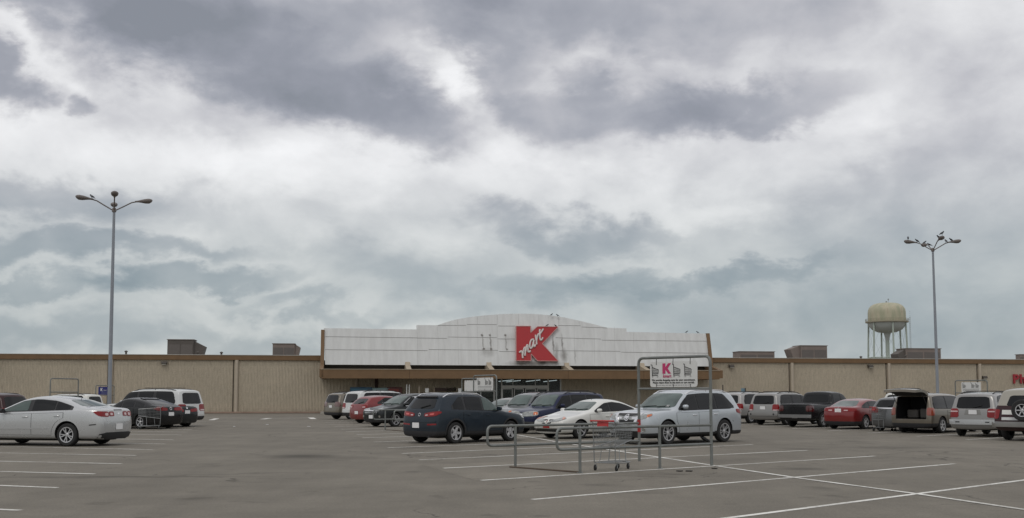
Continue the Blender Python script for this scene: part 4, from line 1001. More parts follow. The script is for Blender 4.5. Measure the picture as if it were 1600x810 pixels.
# --- red hatch
k = suv(4.3, 1.78, 1.55, 2.6, .88, .33, .22, (1.15, 1.02), 1.9, .9, (.97, 1.06), rlean=.55, tum=.3, panes=[(1.32, 2.1), (2.2, 3.0)], glass=(1.25, 3.4), rline=[(0, 3), (2.9, 1.40), (3.6, 1.08)], rw=(1.08, .58, 1.38, .5), doors=[1.12, 2.14, 3.0], pz=.6,
    tail=dict(polys=[([(5, .84), (55, .86), (60, 1.02), (10, 1.02)], RED, .012), ([(15, .88), (45, .89), (45, .94), (15, .93)], PALE, .018)]))
make_car(k, 'parked_car', REDP, 'bright red hatchback seen from behind, between the white utility and charcoal crossover', 'car', 'parked cars', (-7.15, 61.0), 42, 1.0, clad=None, wheel=('5', 0))
# --- big utility vehicles
def utility(**kw):
    d = dict(rails=(2.3, 5.0, DARK), raily=.72, bars=True, rlean=.2, tum=.17, panes=[(1.62, 2.6), (2.75, 3.65), (3.85, 5.05)], glass=(1.5, 5.12), rline=[(0, 3), (4.9, 1.78), (5.2, 1.15)], doors=[1.5, 2.68, 3.75], rw=(1.16, .70, 1.72, .62), trimm=None, lips=.0,
        tail=dict(polys=[([(-2, .80), (60, .80), (62, 1.14), (2, 1.14)], RED, .014), ([(8, .82), (50, .82), (50, .88), (8, .88)], PALE, .02)]))
    d.update(kw)
    return suv(5.55, 2.0, 1.92, 3.2, 1.0, .40, .32, (1.42, 1.20), 2.02, 1.08, (1.10, 1.14), plan=plan_square(5.55), pz=.80, zclad=.5, **d)
kU = utility(); kU['trimm'] = DARK
make_car(kU, 'parked_car', NEARW, 'white long utility wagon with dark glass at the head of the left row', 'car', 'parked cars', (-18.5, 54.6), 157, .985, clad=DARK, wheel=('6', 0))
make_car(kU, 'parked_car', NEARW, 'white utility wagon with big dark rear glass beside the red hatchback', 'car', 'parked cars', (-7.9, 66.2), 42, .96, clad=DARK, wheel=('6', 0))
k = suv(4.8, 1.9, 1.78, 2.75, .95, .37, .27, (1.2, 1.12), 1.8, 1.0, (1.02, 1.08), rlean=.24, rails=(2, 4.2, DARK), bars=True, plan=plan_square(4.8), panes=[(1.36, 2.1), (2.2, 3.05), (3.2, 4.2)], glass=(1.28, 4.3), rline=[(0, 3), (4.1, 1.64), (4.45, 1.1)],
    tail=dict(polys=[([(-2, .84), (62, .84), (64, 1.16), (2, 1.16)], pbr('smoked_red', (.12, .05, .04), .2, coat=1), .014)]))
make_car(k, 'parked_car', TANP, 'champagne four-by-four at the far end of the middle row, under the canopy edge', 'car', 'parked cars', (-10.1, 70.6), 43, .98, clad=DARK, wheel=('6', 0))
# --- two dark saloons in the left row
k = sedan(4.95, 1.9, 1.52, 2.8, 1.0, .34, .2, (1.4, 1.02), 2.3, 3.4, (4.6, 1.16), 1.10, .84, (.95, 1.04), panes=[(1.55, 2.4), (2.5, 3.3), (3.38, 4.0)], glass=(1.46, 4.1), tum=.34, pz=.72, rw=(1.16, .62, 1.42, .5),
    tail=dict(polys=[([(-30, .88), (40, .88), (66, .98), (40, 1.06), (-30, 1.02)], RED, .014)]),
    extra=[('rear_spoiler', 'B', [(-.5, 1.42), (.5, 1.42), (.48, 1.46), (-.48, 1.46)], BLACKP, .035), ('emblem', 'B', ring(0, .98, .07), CHROME, .01), ('emblem', 'B', ring(0, .98, .05), BLACKP, .014)])
make_car(k, 'parked_car', BLACKP, 'black sloping-tail hatchback with round chrome tail emblem, behind the left trolley', 'car', 'parked cars', (-18.05, 51.2), 150, .97, wheel=('5', 0))
k = sedan(4.7, 1.8, 1.45, extra=[('emblem', 'B', ring(0, .98, .05), CHROME, .01)])
make_car(k, 'parked_car', DGREY, 'dark grey saloon squeezed between the black hatchback and the white utility wagon', 'car', 'parked cars', (-17.95, 53.9), 148, .96, wheel=('5', 0))
# --- far-left maroon wagon and a white roof behind the silver saloon
k = suv(4.7, 1.88, 1.76, 2.75, .95, .37, .27, (1.2, 1.12), 1.8, 1.0, (1.02, 1.1), rlean=.35, rails=(2, 4.1, DARK), raily=.7)
make_car(k, 'parked_car', MAROON, 'dark maroon wagon with roof rails at the left edge, behind the silver saloon', 'car', 'parked cars', (-22.2, 44.2), 163, .95, clad=DARK, wheel=('5', 0))
make_car(kU, 'parked_car', WHITE, 'white van-like roof just showing over the silver saloon roof, left of the blue sign', 'car', 'parked cars', (-28.7, 68.5), 163, .86, clad=DARK, wheel=('6', 0))
# ---------------------------------------------------------------- right-hand row, tails toward us
def mid_suv(**kw):
    d = dict(rlean=.22, tum=.2, rails=(2, 4.3, DARK), bars=True, plan=plan_square(4.87), panes=[(1.42, 2.2), (2.3, 3.15), (3.3, 4.3)], glass=(1.32, 4.38), rline=[(0, 3), (4.2, 1.62), (4.5, 1.1)], rw=(1.14, .68, 1.62, .60), zclad=.42,
        tail=dict(polys=[([(20, .80), (66, .80), (66, 1.14), (24, 1.14)], RED, .014), ([(26, .80), (60, .80), (60, .86), (26, .86)], PALE, .02)]),
        extra=[('rear_bumper', 'B', [(-.88, .52), (.88, .52), (.90, .70), (-.90, .70)], 'p', .07), ('fog_port', 'B', ring(.72, .60, .05), DARK, .08), ('fog_port', 'B', ring(-.72, .60, .05), DARK, .08)])
    d.update(kw); return suv(4.87, 1.9, 1.8, 2.87, .92, .38, .3, (1.26, 1.14), 1.86, 1.02, (1.04, 1.08), pz=.95, **d)
make_car(mid_suv(extra=[]), 'parked_car', paint('paint_shaded_white', (.36, .35, .34), .2, .34), 'white four-by-four with dark bumper, half hidden by the silver-blue crossover', 'car', 'parked cars', (13.75, 61.2), 43, .97, clad=DARK, plate=False, wheel=('6', 0))  # off-white darkened in the paint to stand for its shaded tail
make_car(mid_suv(), 'parked_car', SILVERD, 'silver four-by-four with roof rails beside the dark pickup', 'car', 'parked cars', (14.85, 57.6), 43, .96, wheel=('5', 0))
# pickup
k = suv(5.6, 2.0, 1.86, 3.45, .98, .385, .34, (1.55, 1.16), 2.15, 1.06, (1.08, 1.10), plan=plan_square(5.6), tum=.2, rlean=0)
k['prof'] = [(0, .96), (.1, 1.03), (.4, 1.08), (.9, 1.12), (1.45, 1.15), (1.55, 1.17), (1.85, 1.52), (2.15, 1.80), (2.6, 1.86), (3.25, 1.84), (3.42, 1.80), (3.5, 1.25), (3.56, 1.20), (4.6, 1.21), (5.42, 1.22), (5.52, 1.21), (5.6, 1.17)]
k.update(rset=[(.3, .04), (.6, 0), (1.3, .02)], rspan=.5, rline=[(0, 3), (3.25, 1.75), (3.4, 1.1)], glass=(1.64, 3.36), panes=[(1.75, 2.55), (2.63, 3.3)], doors=[1.5, 2.6, 3.4], rw=(1.28, .70, 1.68, .62), pz=.56, wiper=False, zclad=.42, lips=.06, lipm=BLACKP,
    head=None, tail=dict(in_=.5, polys=[([(18, .82), (64, .82), (64, 1.12), (18, 1.12)], pbr('dim_red', (.07, .008, .008), .2, coat=1), .014)]), trimm=DARK,
    extra=[('rear_bumper', 'B', [(-.92, .50), (.92, .50), (.94, .66), (-.94, .66)], pbr('dull_chrome', (.3, .3, .3), .4, .8), .10), ('tailgate_gap', 'B', [(-.72, 1.07), (.72, 1.07), (.70, 1.09), (-.70, 1.09)], DARK, .006), ('bed_liner', 'T', [(.5, -.78), (2.0-4.7, -.78), (2.0-4.7, .78), (.5-1.3, .78)][0:0] or [(-.85, -.78), (-2.65, -.78), (-2.65, .78), (-.85, .78)], DARK, .006)])
pk, pbv = make_car(k, 'parked_pickup', BLACKP, 'black double-cab pickup with chrome rear bumper between silver four-by-four and red saloon', 'pickup truck', 'parked cars', (15.85, 54.2), 43, .955, clad=None, wheel=('5', 0))
# red saloon
k = sedan(4.8, 1.84, 1.475, 2.75, .97, .33, .19, rw=(1.10, .64, 1.36, .48), pz=.90, rwm=CLEAR, base=(4.2, 1.12), tailz=1.08,
    tail=dict(polys=[([(-24, .84), (60, .86), (70, .98), (40, 1.0), (-24, .98)], RED, .014), ([(-16, .88), (12, .88), (12, .93), (-16, .93)], PALE, .02)]),
    extra=[('emblem', 'B', [(-.05, 1.0), (.05, 1.0), (0, 1.06)], CHROME, .012), ('trunk_lid', 'B', [(-.5, .74), (.5, .74), (.58, .98), (.54, 1.05), (-.54, 1.05), (-.58, .98)], 'p', .004)])
make_car(k, 'parked_car', REDP, 'dark red saloon seen from behind next to the black pickup', 'car', 'parked cars', (16.73, 50.9), 44, .97, clad=DARK, wheel=('5', 0))  # dark lower cladding paints contact shade into the red body
# behind them
make_car(mid_suv(extra=[], head=None), 'parked_car', WHITE, 'white-roofed four-by-four with black rear glass seen over the red saloon', 'car', 'parked cars', (22.5, 59.2), 43, .98, clad=DARK, plate=False, wheel=('6', 0))
make_car(sedan(4.7, 1.8, 1.45), 'parked_car', WHITE, 'white saloon roof between the red saloon and the black glass behind', 'car', 'parked cars', (21.0, 53.4), 43, 1.0, plate=False, wheel=('5', 0))
make_car(sedan(4.7, 1.8, 1.45), 'parked_car', WHITE, 'white car roof just showing left of the black pickup cab', 'car', 'parked cars', (19.9, 66.5), 43, 1.05, plate=False, wheel=('5', 0))
# grey hatch by the trolley
k = suv(4.5, 1.82, 1.58, 2.68, .92, .34, .22, (1.15, 1.04), 1.9, .9, (.97, 1.04), rlean=.4, tum=.28, rw=(1.10, .64, 1.42, .54), pz=.9, tail=dict(polys=[([(5, .84), (60, .84), (62, 1.04), (8, 1.04)], RED, .014)]), extra=[('tail_bar', 'B', [(-.5, 1.02), (.5, 1.02), (.5, 1.06), (-.5, 1.06)], CHROME, .02)])
make_car(k, 'parked_car', GREY, 'dark grey hatchback behind the loose trolley, left of the open minivan', 'car', 'parked cars', (17.95, 48.0), 43, .96, clad=None, plate=False, wheel=('5', 0))
# minivan with the tailgate up
k = suv(5.1, 1.95, 1.74, 3.05, 1.0, .35, .24, (1.25, 1.06), 2.1, .96, (1.0, 1.04), rlean=.18, tum=.22, panes=[(1.5, 2.4), (2.5, 3.55), (3.65, 4.68)], glass=(1.4, 4.75), rline=[(0, 3), (4.6, 1.6), (4.85, 1.1)], rw=None, wiper=False, doors=[1.3, 2.45, 3.6], plan=plan_square(5.1),
    opening=(.70, .62, 1.58, 1.5), tail=dict(polys=[([(30, .78), (72, .78), (72, 1.10), (34, 1.12)], pbr('amber_red', (.30, .05, .02), .2, coat=1), .014)]))
van, vb = make_car(k, 'parked_minivan', TANP, 'champagne minivan with its tailgate raised beside the silver four-by-four', 'minivan', 'parked cars', (18.35, 45.9), 42, .955, clad=DARK, plate=False, wheel=('5', 0))
def gate():
    xr = -5.1/2+.28; zh = 1.70; g = MB(); ang = R(8); d = Vector((-math.cos(ang), 0, math.sin(ang))); up = Vector((math.sin(ang), 0, math.cos(ang)))
    n = 8; vs = []; 
    for lay in (0, 1):
        for i in range(n+1):
            t = i/n; ln = 1.16*t
            hw = lerp(.72, .80, sstep(t*1.5)) if t < .8 else lerp(.80, .72, (t-.8)/.2)
            for j in range(7):
                y = lerp(-hw, hw, j/6); bul = .10*math.sin(PI*t)+.05-abs(y)**2*.07
                p = Vector((xr, 0, zh))+d*ln+up*(bul if lay == 0 else bul-.11)+Vector((0, y, 0))
                vs.append(p)
    w = 7; m = (n+1)*w; fs = []
    for i in range(n):
        for j in range(6):
            a = i*w+j; fs.append((a, a+1, a+w+1, a+w)); fs.append((m+a, m+a+w, m+a+w+1, m+a+1))
    per = [j for j in range(w)]+[i*w+w-1 for i in range(1, n+1)]+[n*w+j for j in range(w-2, -1, -1)]+[i*w for i in range(n-1, 0, -1)]
    for a, b in zip(per, per[1:]+per[:1]): fs.append((a, b, b+m, a+m))
    g.add(vs, fs); g.m = [1 if (f[0] >= m) else 0 for f in g.f]
    o = g.build('liftgate', [TANP, DARKIN], van, smooth=50)
    q = MB(); q.add([Vector((xr, y, zh))+d*l+up*(.16-abs(y)**2*.07+.09*math.sin(PI*l/1.16)-.06+.005) for l in (.16, .35, .55) for y in (-.6, -.3, 0, .3, .6)], [(i*5+j, i*5+j+1, i*5+j+6, i*5+j+5) for i in range(2) for j in range(4)])
    q.build('gate_glass', GLASS, o, smooth=50)
    s = MB(); 
    for y in (-.68, .68): s.tube([(xr-.02, y, 1.15), Vector((xr, y, zh))+d*.55+up*.0], .014, 6)
    s.build('gas_strut', DARK, van)
    b = MB(); b.box((xr+.6, -.35, .86), (.5, .42, .4)); b.box((xr+.65, .25, .84), (.45, .5, .36)); b.build('seat_back', pbr('seat_cloth', (.12, .11, .1), .9), van, bevel=.05)
gate()
# silver four-by-four
k = mid_suv(); k.update(pz=1.0, extra=[('rear_bumper', 'B', [(-.88, .50), (.88, .50), (.90, .70), (-.90, .70)], SILVER, .07), ('rear_bumper_slot', 'B', [(.5, .58), (.66, .58), (.66, .62), (.5, .62)], DARK, .08), ('rear_bumper_slot', 'B', [(-.66, .58), (-.5, .58), (-.5, .62), (-.66, .62)], DARK, .08), ('plate_surround', 'B', [(-.34, .88), (.34, .88), (.28, 1.10), (-.28, 1.10)], GREYTAN, .004)],
    tail=dict(polys=[([(14, .78), (66, .78), (66, 1.14), (18, 1.14)], RED, .014), ([(20, 1.0), (60, 1.0), (60, 1.05), (20, 1.05)], PALE, .02)]))
make_car(k, 'parked_car', SILVERD, 'silver four-by-four with black roof rack between the open minivan and the two-tone truck', 'car', 'parked cars', (19.02, 42.1), 47, .94, wheel=('6', 0))
# two-tone truck with canvas-coloured top
k = suv(4.6, 2.0, 1.9, 2.66, .82, .40, .36, (1.3, 1.16), 1.85, 1.08, (1.12, 1.14), rlean=.40, tum=.17, panes=[(1.45, 2.35), (2.55, 3.75)], glass=(1.38, 3.8), rline=[(0, 3), (3.4, 1.70), (3.95, 1.18)], doors=[1.35, 2.5], rw=(1.24, .56, 1.62, .46), plan=plan_square(4.6), toprange=(2.3, 4.7), trimm=SAND, topoff=.2, zclad=.62, wiper=False, pz=.60, py=-.55,
    tail=dict(polys=[([(34, .78), (64, .78), (64, 1.12), (36, 1.12)], RED, .014)]),
    extra=[('tailgate_panel', 'B', [(-.68, .94), (.68, .94), (.68, 1.10), (-.68, 1.10)], WHITE, .008), ('lower_stripe', 'B', [(-.68, .74), (.68, .74), (.68, .84), (-.68, .84)], NEARW, .008), ('rear_bumper', 'B', [(-.94, .52), (.94, .52), (.94, .68), (-.94, .68)], pbr('bumper_chrome', (.45, .45, .45), .3, .8), .12)])
br, bb = make_car(k, 'parked_truck', MAROON, 'maroon and white off-roader with sand-coloured top and spare wheel at the right edge', 'off-roader', 'parked cars', (19.1, 38.2), 44, .97, clad=paint('paint_maroon_sill', (.028, .008, .010), .1, .34, .1), topm=SAND, wheel=('6', 0))
tm, rm = wheel_meshes(.38, .22, .22, '6', 0)
sp = bpy.data.objects.new('spare_wheel', tm); COL.objects.link(sp); sp.parent = br; sp.location = (-2.30-.16, -.15, 1.10); sp.rotation_euler = (0, 0, PI/2)
sr = bpy.data.objects.new('rim', rm); COL.objects.link(sr); sr.parent = sp
make_car(sedan(4.7, 1.8, 1.42), 'parked_car', GREYTAN, 'pewter saloon roof showing between the open minivan and the silver four-by-four', 'car', 'parked cars', (26.0, 50.5), 43, 1.0, plate=False, wheel=('5', 0))

# ================================================================ LIGHT POLES
LAMPM = pbr('lamp_housing', (.15, .13, .12), .6, var=.2)
POLEM = pbr('pole_grey', (.27, .29, .32), .55, .3, var=.12, vscale=1)
def lamp_head(mb, base, yaw, tilt=R(8), L=.95):
    M = Matrix.Translation(base) @ Matrix.Rotation(yaw, 4, 'Z') @ Matrix.Rotation(-tilt, 4, 'Y')
    st = [(0, .05, .05, .04), (.18, .07, .06, .05), (.35, .12, .09, .09), (.55, .19, .12, .15), (.75, .20, .12, .17), (.88, .14, .09, .11), (.95, .05, .03, .03)]
    n = 12; vs = []
    for x, w, up, dn in st:
        for q in range(n):
            a = 2*PI*q/n; vs.append(M @ Vector((x, w*math.cos(a), (up if math.sin(a) > 0 else dn)*math.sin(a))))
    fs = [(i*n+q, i*n+(q+1) % n, (i+1)*n+(q+1) % n, (i+1)*n+q) for i in range(len(st)-1) for q in range(n)]+[tuple(range(n)), tuple(range((len(st)-1)*n, len(st)*n))]
    mb.add(vs, fs)
def light_pole(base, H, lean, yaws, label, r0=.115, reach=1.15):
    t = thing('street_lamp', base, 0, label, 'lamp post', 'tall car park lamp posts'); t.rotation_euler = lean
    p = MB(); p.tube([(0, 0, .55), (0, 0, H*.5), (0, 0, H)], [r0, r0*.85, r0*.62], 14); p.build('pole', POLEM, t, smooth=50)
    b = MB(); b.lathe([(.001, .6), (.28, .6), (.3, .57), (.3, 0), (.001, 0)], 20); b.build('base', pbr('pole_base_concrete', (.38, .36, .32), .9), t, smooth=50)
    c = MB(); c.lathe([(.001, H+.12), (.08, H+.1), (.12, H), (.12, H-.14), (.08, H-.16)], 14); c.build('cap', LAMPM, t, smooth=50)
    for (yw, sc) in yaws:
        d = Vector((math.cos(R(yw)), math.sin(R(yw)), 0)); a = MB()
        a.tube([Vector((0, 0, H-.05))+d*.08, Vector((0, 0, H+.22))+d*.55, Vector((0, 0, H+.44))+d*.92, Vector((0, 0, H+.50))+d*reach], .035, 8); ao = a.build('arm', LAMPM, t, smooth=50)
        h = MB(); lamp_head(h, Vector((0, 0, H+.50))+d*(reach-.05), R(yw)); h.build('lamp_head', LAMPM, ao, smooth=60)
    return t
bL = at(170, 662); HL = 12.05
light_pole(bL, HL, (0, R(-.2), 0), [(200, 1), (20, 1), (291, 1), (111, 1)], 'tall grey lamp post with four heads on the left, beside the blue cart sign')
bR = at(1466.5, 652); HR = 12.1
light_pole(bR, HR, (0, R(-.25), 0), [(178, 1), (-2, 1), (268, 1), (88, 1)], 'tall grey lamp post with four heads on the right, birds sitting on it', reach=1.15)

# ================================================================ BIRDS
def bird_mesh():
    m = MB(); n = 10
    def blob(c, r, seg=8):
        vs = []; fs = []
        for i in range(seg+1):
            th = PI*i/seg
            for q in range(n): a = 2*PI*q/n; vs.append((c[0]-math.cos(th)*r[0], c[1]+math.sin(th)*math.cos(a)*r[1], c[2]+math.sin(th)*math.sin(a)*r[2]))
        for i in range(seg):
            for q in range(n): fs.append((i*n+q, i*n+(q+1) % n, (i+1)*n+(q+1) % n, (i+1)*n+q))
        return vs, fs
    T = Matrix.Rotation(R(-28), 3, 'Y')
    v, f = blob((0, 0, .0), (.115, .052, .055)); v = [T @ Vector(p)+Vector((0, 0, .13)) for p in v]; m.add(v, f)
    v, f = blob((.11, 0, .215), (.042, .032, .034)); m.add(v, f)
    m.tube([(.07, 0, .17), (.10, 0, .20)], [.04, .03], 8)
    m.tube([(.145, 0, .215), (.19, 0, .205)], [.012, .003], 6)
    m.prism([(-.06, -.02), (-.27, -.035), (-.27, .035), (-.06, .02)], -.006, .008, lambda x, y, h: T @ Vector((x, y, h))+Vector((0, 0, .13)))
    m.prism([(.05, .052), (-.16, .03), (-.16, .045), (.03, .062)], -.03, .025, lambda x, y, h: T @ Vector((x, y, h))+Vector((0, 0, .14)))
    m.prism([(.05, -.052), (-.16, -.03), (-.16, -.045), (.03, -.062)], -.03, .025, lambda x, y, h: T @ Vector((x, y, h))+Vector((0, 0, .14)))
    for s in (-.018, .018): m.tube([(.0, s, .09), (.008, s, 0)], .006, 5); m.tube([(-.01, s, .003), (.035, s, .003)], .006, 5)
    o = m.build('bird', pbr('bird_black', (.012, .012, .016), .4), None, smooth=60); me = o.data; bpy.data.objects.remove(o); return me
BM = bird_mesh()
def bird(p, yaw, label, sc=1.0, grp='black birds perched about the car park'):
    sc *= .88
    o = bpy.data.objects.new('bird', BM); COL.objects.link(o); o.location = p; o.rotation_euler = (0, 0, R(yaw)); o.scale = (sc,)*3; tag(o, label, 'bird', grp)
def atdist(px, py, Y):
    d = ray(px, py); return Vector((0, 0, CAM_H))+d*(Y/d.y)
YR = bR.y; YL = bL.y
def on_arm(base, H, yaw, s, dz=0): 
    d = Vector((math.cos(R(yaw)), math.sin(R(yaw)), 0)); z = interp([(0, H-.05), (.55, H+.22), (.92, H+.44), (1.2, H+.5), (1.5, H+.60), (2.0, H+.72)], s)+.035
    return Vector((base.x, base.y, 0))+d*s+Vector((-.05, 0, z+dz))
bird(on_arm(bR, HR, 178, 1.75, .02), 70, 'black bird on the far left lamp head of the right lamp post', 1.25)
bird(on_arm(bR, HR, 178, 1.12), 200, 'black bird on the left lamp arm of the right lamp post, next to its head', 1.2)
bird(on_arm(bR, HR, 88, .65), 160, 'black bird low on the rear arm of the right lamp post', 1.2)
bird(on_arm(bR, HR, 88, 1.6, -.02), 20, 'black bird on the lowest lamp head of the right lamp post', 1.1)
bird(on_arm(bR, HR, 268, 1.9, .02), 30, 'black bird at the very top of the right lamp post', 1.45)
bird(on_arm(bR, HR, 268, 1.25, 0), 200, 'black bird at the root of the highest lamp head on the right lamp post', 1.4)
bird(on_arm(bR, HR, -2, .95), 90, 'black bird at the bend of the right-hand arm on the right lamp post', 1.3)
bird(on_arm(bR, HR, -2, 1.32), 200, 'black bird beside the right-hand lamp head on the right lamp post', 1.2)
bird(on_arm(bL, HL, 200, 1.18), 150, 'lone black bird on the left arm of the left lamp post', 1.25)
def pt3(px, py, off): u, z = onwall(px, py, off); return wpos(u, off, z)
for px, py, yw, lb, of in ((862, 493.4, 40, 'left black bird of the pair on the curved parapet top', .45), (871, 494.6, 200, 'right black bird of the pair on the curved parapet top', .45),
                       (855.2, 510.2, 30, 'black bird standing on top of the big red letter, left one', .72), (868, 511, 210, 'black bird standing at the upper right tip of the big red letter', .72),
                       (1073, 520.6, 30, 'black bird on the right end of the white parapet, left of two', .45), (1090, 521.2, 160, 'black bird on the right end of the white parapet, right of two', .45)):
    bird(pt3(px, py, of), yw, lb, 1.0)
bird(at(1100, 692), 190, 'black bird walking on the asphalt under the silver-blue crossover', 1.25)

# ================================================================ CORRALS
SIGNW = pbr('sign_white', (.66, .66, .64), .5, var=.08); PINK = pbr('sign_pink', (.50, .035, .14), .5); BLUE = pbr('sign_blue', (.03, .035, .20), .5)
def arc_rail(p0, p1, p2, p3, r=.14):   # polyline with rounded corners
    P = [Vector(p) for p in (p0, p1, p2, p3)]; out = [P[0]]
    for i in (1, 2):
        a = (P[i-1]-P[i]).normalized()*r; b = (P[i+1]-P[i]).normalized()*r
        for t in range(7):
            t /= 6; out.append((P[i]+a)*(1-t)**2+P[i]*2*t*(1-t)+(P[i]+b)*t*t)
    return out+[P[3]]
def cart_icon(mb, ox, oz, s, fn):
    def seg(pts, w): 
        mb.tube([fn(ox+x*s*.82, oz+z*s) for x, z in pts], w*s, 5)
    seg([(-.08, 1.02), (.06, 1.0), (.08, .9), (.10, .0)], .035); seg([(.10, .78), (.98, .56), (.94, .2)], .03); seg([(.10, .2), (.94, .2)], .03); seg([(.10, .06), (.9, .06)], .03)
    for k in range(1, 5): seg([(.10+k*.17, .75-k*.035), (.10+k*.165, .2)], .012)
    for k in range(1, 3): seg([(.10, .2+k*.17), (.96, .2+k*.13)], .012)
    for x in (.14, .86): mb.tube([fn(ox+x*s*.82, oz-.05*s), fn(ox+x*s*.82, oz-.06*s)], .075*s, 10)
def corral(pA, pB, dirn, Lr, posts, label, sign='full', Hf=2.48, rr=.030, loopext=.6, zr=(.915, .49), grp='tubular cart corrals'):
    """pA, pB feet of the tall frame; rails run along dirn from each"""
    o = (pA+pB)/2; t = thing('cart_corral', (o.x, o.y, 0), 0, label, 'cart corral', grp)
    q = lambda p: Vector(p)-o
    v = (pB-pA); w = v.length; v = v/w
    f = MB(); A = q(pA); B = q(pB)
    f.tube(arc_rail(A, A+Vector((0, 0, Hf)), B+Vector((0, 0, Hf)), B, .16), rr*1.15, 10)
    f.build('frame', GALV, t, smooth=60)
    f = MB(); zc = Hf-.74; f.tube([A+Vector((0, 0, zc)), B+Vector((0, 0, zc))], rr*.95, 10); f.build('cross_bar', GALV, t, smooth=60)
    for P, n_p in ((A, posts[0]), (B, posts[1])):
        f = MB(); e = P+dirn*(Lr+loopext)
        f.tube(arc_rail(P+Vector((0, 0, zr[0])), e+Vector((0, 0, zr[0])), e+Vector((0, 0, zr[1])), P+Vector((0, 0, zr[1])), .13), rr, 10); f.build('rail', GALV, t, smooth=60)
        for s in n_p:
            f = MB(); f.tube([P+dirn*s, P+dirn*s+Vector((0, 0, zr[0]))], rr*1.05, 10); f.box(tuple(P+dirn*s+Vector((0, 0, .006))), (.13, .13, .012)); f.build('post', GALV, t, smooth=60)
    f = MB(); a = A+dirn*Lr; b = B+dirn*Lr; f.tube([a+Vector((0, 0, .015)), b+Vector((0, 0, .015))], .022, 6); f.build('floor_bar', pbr('dark_bar', (.10, .075, .055), .9), t)  # dark brown bar on the ground between the rail ends
    if sign:
        nrm = Vector((v.y, -v.x, 0)); 
        if nrm.dot(Vector((0, -1, 0))) < 0: nrm = -nrm
        # sign x axis: left to right as seen from nrm side
        ax = Vector((-nrm.y, nrm.x, 0)); 
        c = Vector((0, 0, 0)); sw = 1.42 if w > 1.9 else w*.68; sh = .60
        c = (A+B)/2; z1 = Hf-.10; z0 = z1-sh
        fn = lambda x, z, h=0.0: c+ax*x+Vector((0, 0, z))+nrm*h
        m = MB(); pl = rounded(-sw/2, z0, sw/2, z1, .06); m.prism(pl, -.006, .006, lambda x, y, h: fn(x, y, h)); sm = BLUE if sign == 'blue' else SIGNW
        so_ = m.build('sign_board', sm, t)
        g = MB()
        for x in (-sw*.36, 0, sw*.36):
            g.tube([fn(x, z1-.07, .012), fn(x, Hf, .0)], .008, 5); g.tube([fn(x, z0+.07, .012), fn(x, zc, .0)], .008, 5)
        g.build('sign_clip', DARK, t)
        if sign == 'blue':
            m = MB(); kx = -sw*.36; s = .2
            kq = [(0, 0), (.4, 0), (.4, .42), (.8, 0), (1.2, 0), (.72, .5), (1.2, 1), (.8, 1), (.4, .6), (.4, 1), (0, 1)]
            m.prism([(kx+x*s, z1-.33+y*s*1.2) for x, y in kq], .008, .014, lambda x, y, h: fn(x, y, h)); m.build('sign_letter', WHITEP, so_)
            tx(so_, 'kmart', .13, fn, -sw*.12, z1-.30, WHITEP)
            m = MB()
            for r_ in range(3): m.tube([fn(-sw*.3, z1-.38-r_*.07, .01), fn(sw*.36, z1-.38-r_*.07, .01)], .008, 4)
            m.build('small_print', pbr('print_pale', (.3, .32, .4), .6), so_)
        elif sign in ('full', 'plain'):
            s = .235*sw/1.42
            f2 = lambda x, z: fn(x, z, .010)
            xs = (-.66, .0, .33) if sign == 'full' else (-.62, .04, .34)
            for x in xs: m = MB(); cart_icon(m, x*sw/1.42, z1-.335, s*1.12, f2); m.build('cart_symbol', BLACK, so_)
            if sign == 'full':
                kq = [(0, 0), (.38, 0), (.38, .40), (.75, 0), (1.12, 0), (.68, .5), (1.12, 1), (.75, 1), (.38, .62), (.38, 1), (0, 1)]
                m = MB(); m.prism([(-.32+x*.23, z1-.285+y*.245) for x, y in kq], .008, .013, lambda x, y, h: fn(x, y, h)); m.build('sign_letter', PINK, so_)
                tx(so_, 'kmart', .105, fn, -.305, z1-.375, PINK, .002)
                tx(so_, 'We provide shopping carts for your convenience.', .062, fn, -.655, z1-.455, BLACK, .0008, 1.31)
                tx(so_, 'Please return them to the store or cart corrals.', .062, fn, -.62, z1-.515, BLACK, .0008, 1.25)
            m = MB()
            if sign == 'plain':
                for r_ in range(2): m.tube([fn(-sw*.42, z1-.42-r_*.06, .01), fn(sw*.42, z1-.42-r_*.06, .01)], .007, 4)
            x = -sw*.36
            while x < sw*.34:
                l_ = random.uniform(.03, .08); m.tube([fn(x, z0+.045, .01), fn(x+l_, z0+.045, .01)], .005, 4); x += l_+.02
            m.build('small_print', pbr('print_grey', (.12, .12, .12), .6), so_)
        elif sign == 'blank': pass
    return t
def tx(parent, txt, size, fn, x0, z0, mat, bold=.001, fit=None):
    me, w = text_mesh(txt, size, .002, bold); me.name = 'sign_lettering'; me.materials.append(mat)
    k = 1.0 if not fit else fit/w
    for v in me.vertices:
        p = fn(x0+v.co.x*k, z0+v.co.y, .012+v.co.z); v.co = p
    o = bpy.data.objects.new('sign_lettering', me); COL.objects.link(o); o.parent = parent
P1, P2, P3, P4, P5 = at(1112, 728), at(999, 721), at(800, 730), at(913, 740), at(1038, 733)
dn = ((P4-P1).normalized()+(P3-P2).normalized()).normalized()
near = corral(P1, P2, dn, (P4-P1).length, [[(P5-P1).length, (P4-P1).length], [(P3-P2).length]], 'nearest galvanised cart corral with its rails and white cart sign, right of centre')
rt = MB(); o_ = (P1+P2)/2; rt.tube([P2-o_+Vector((0, 0, .70)), P2-o_+Vector((0, 0, 1.0))], .041, 10); rt.build('red_tape', pbr('red_tape', (.35, .02, .02), .5), near)
rt = MB(); rt.box(((P4-P1)*.3+P1-o_)*1.0+Vector((0, 0, .01)), (.3, .12, .02)) if False else None
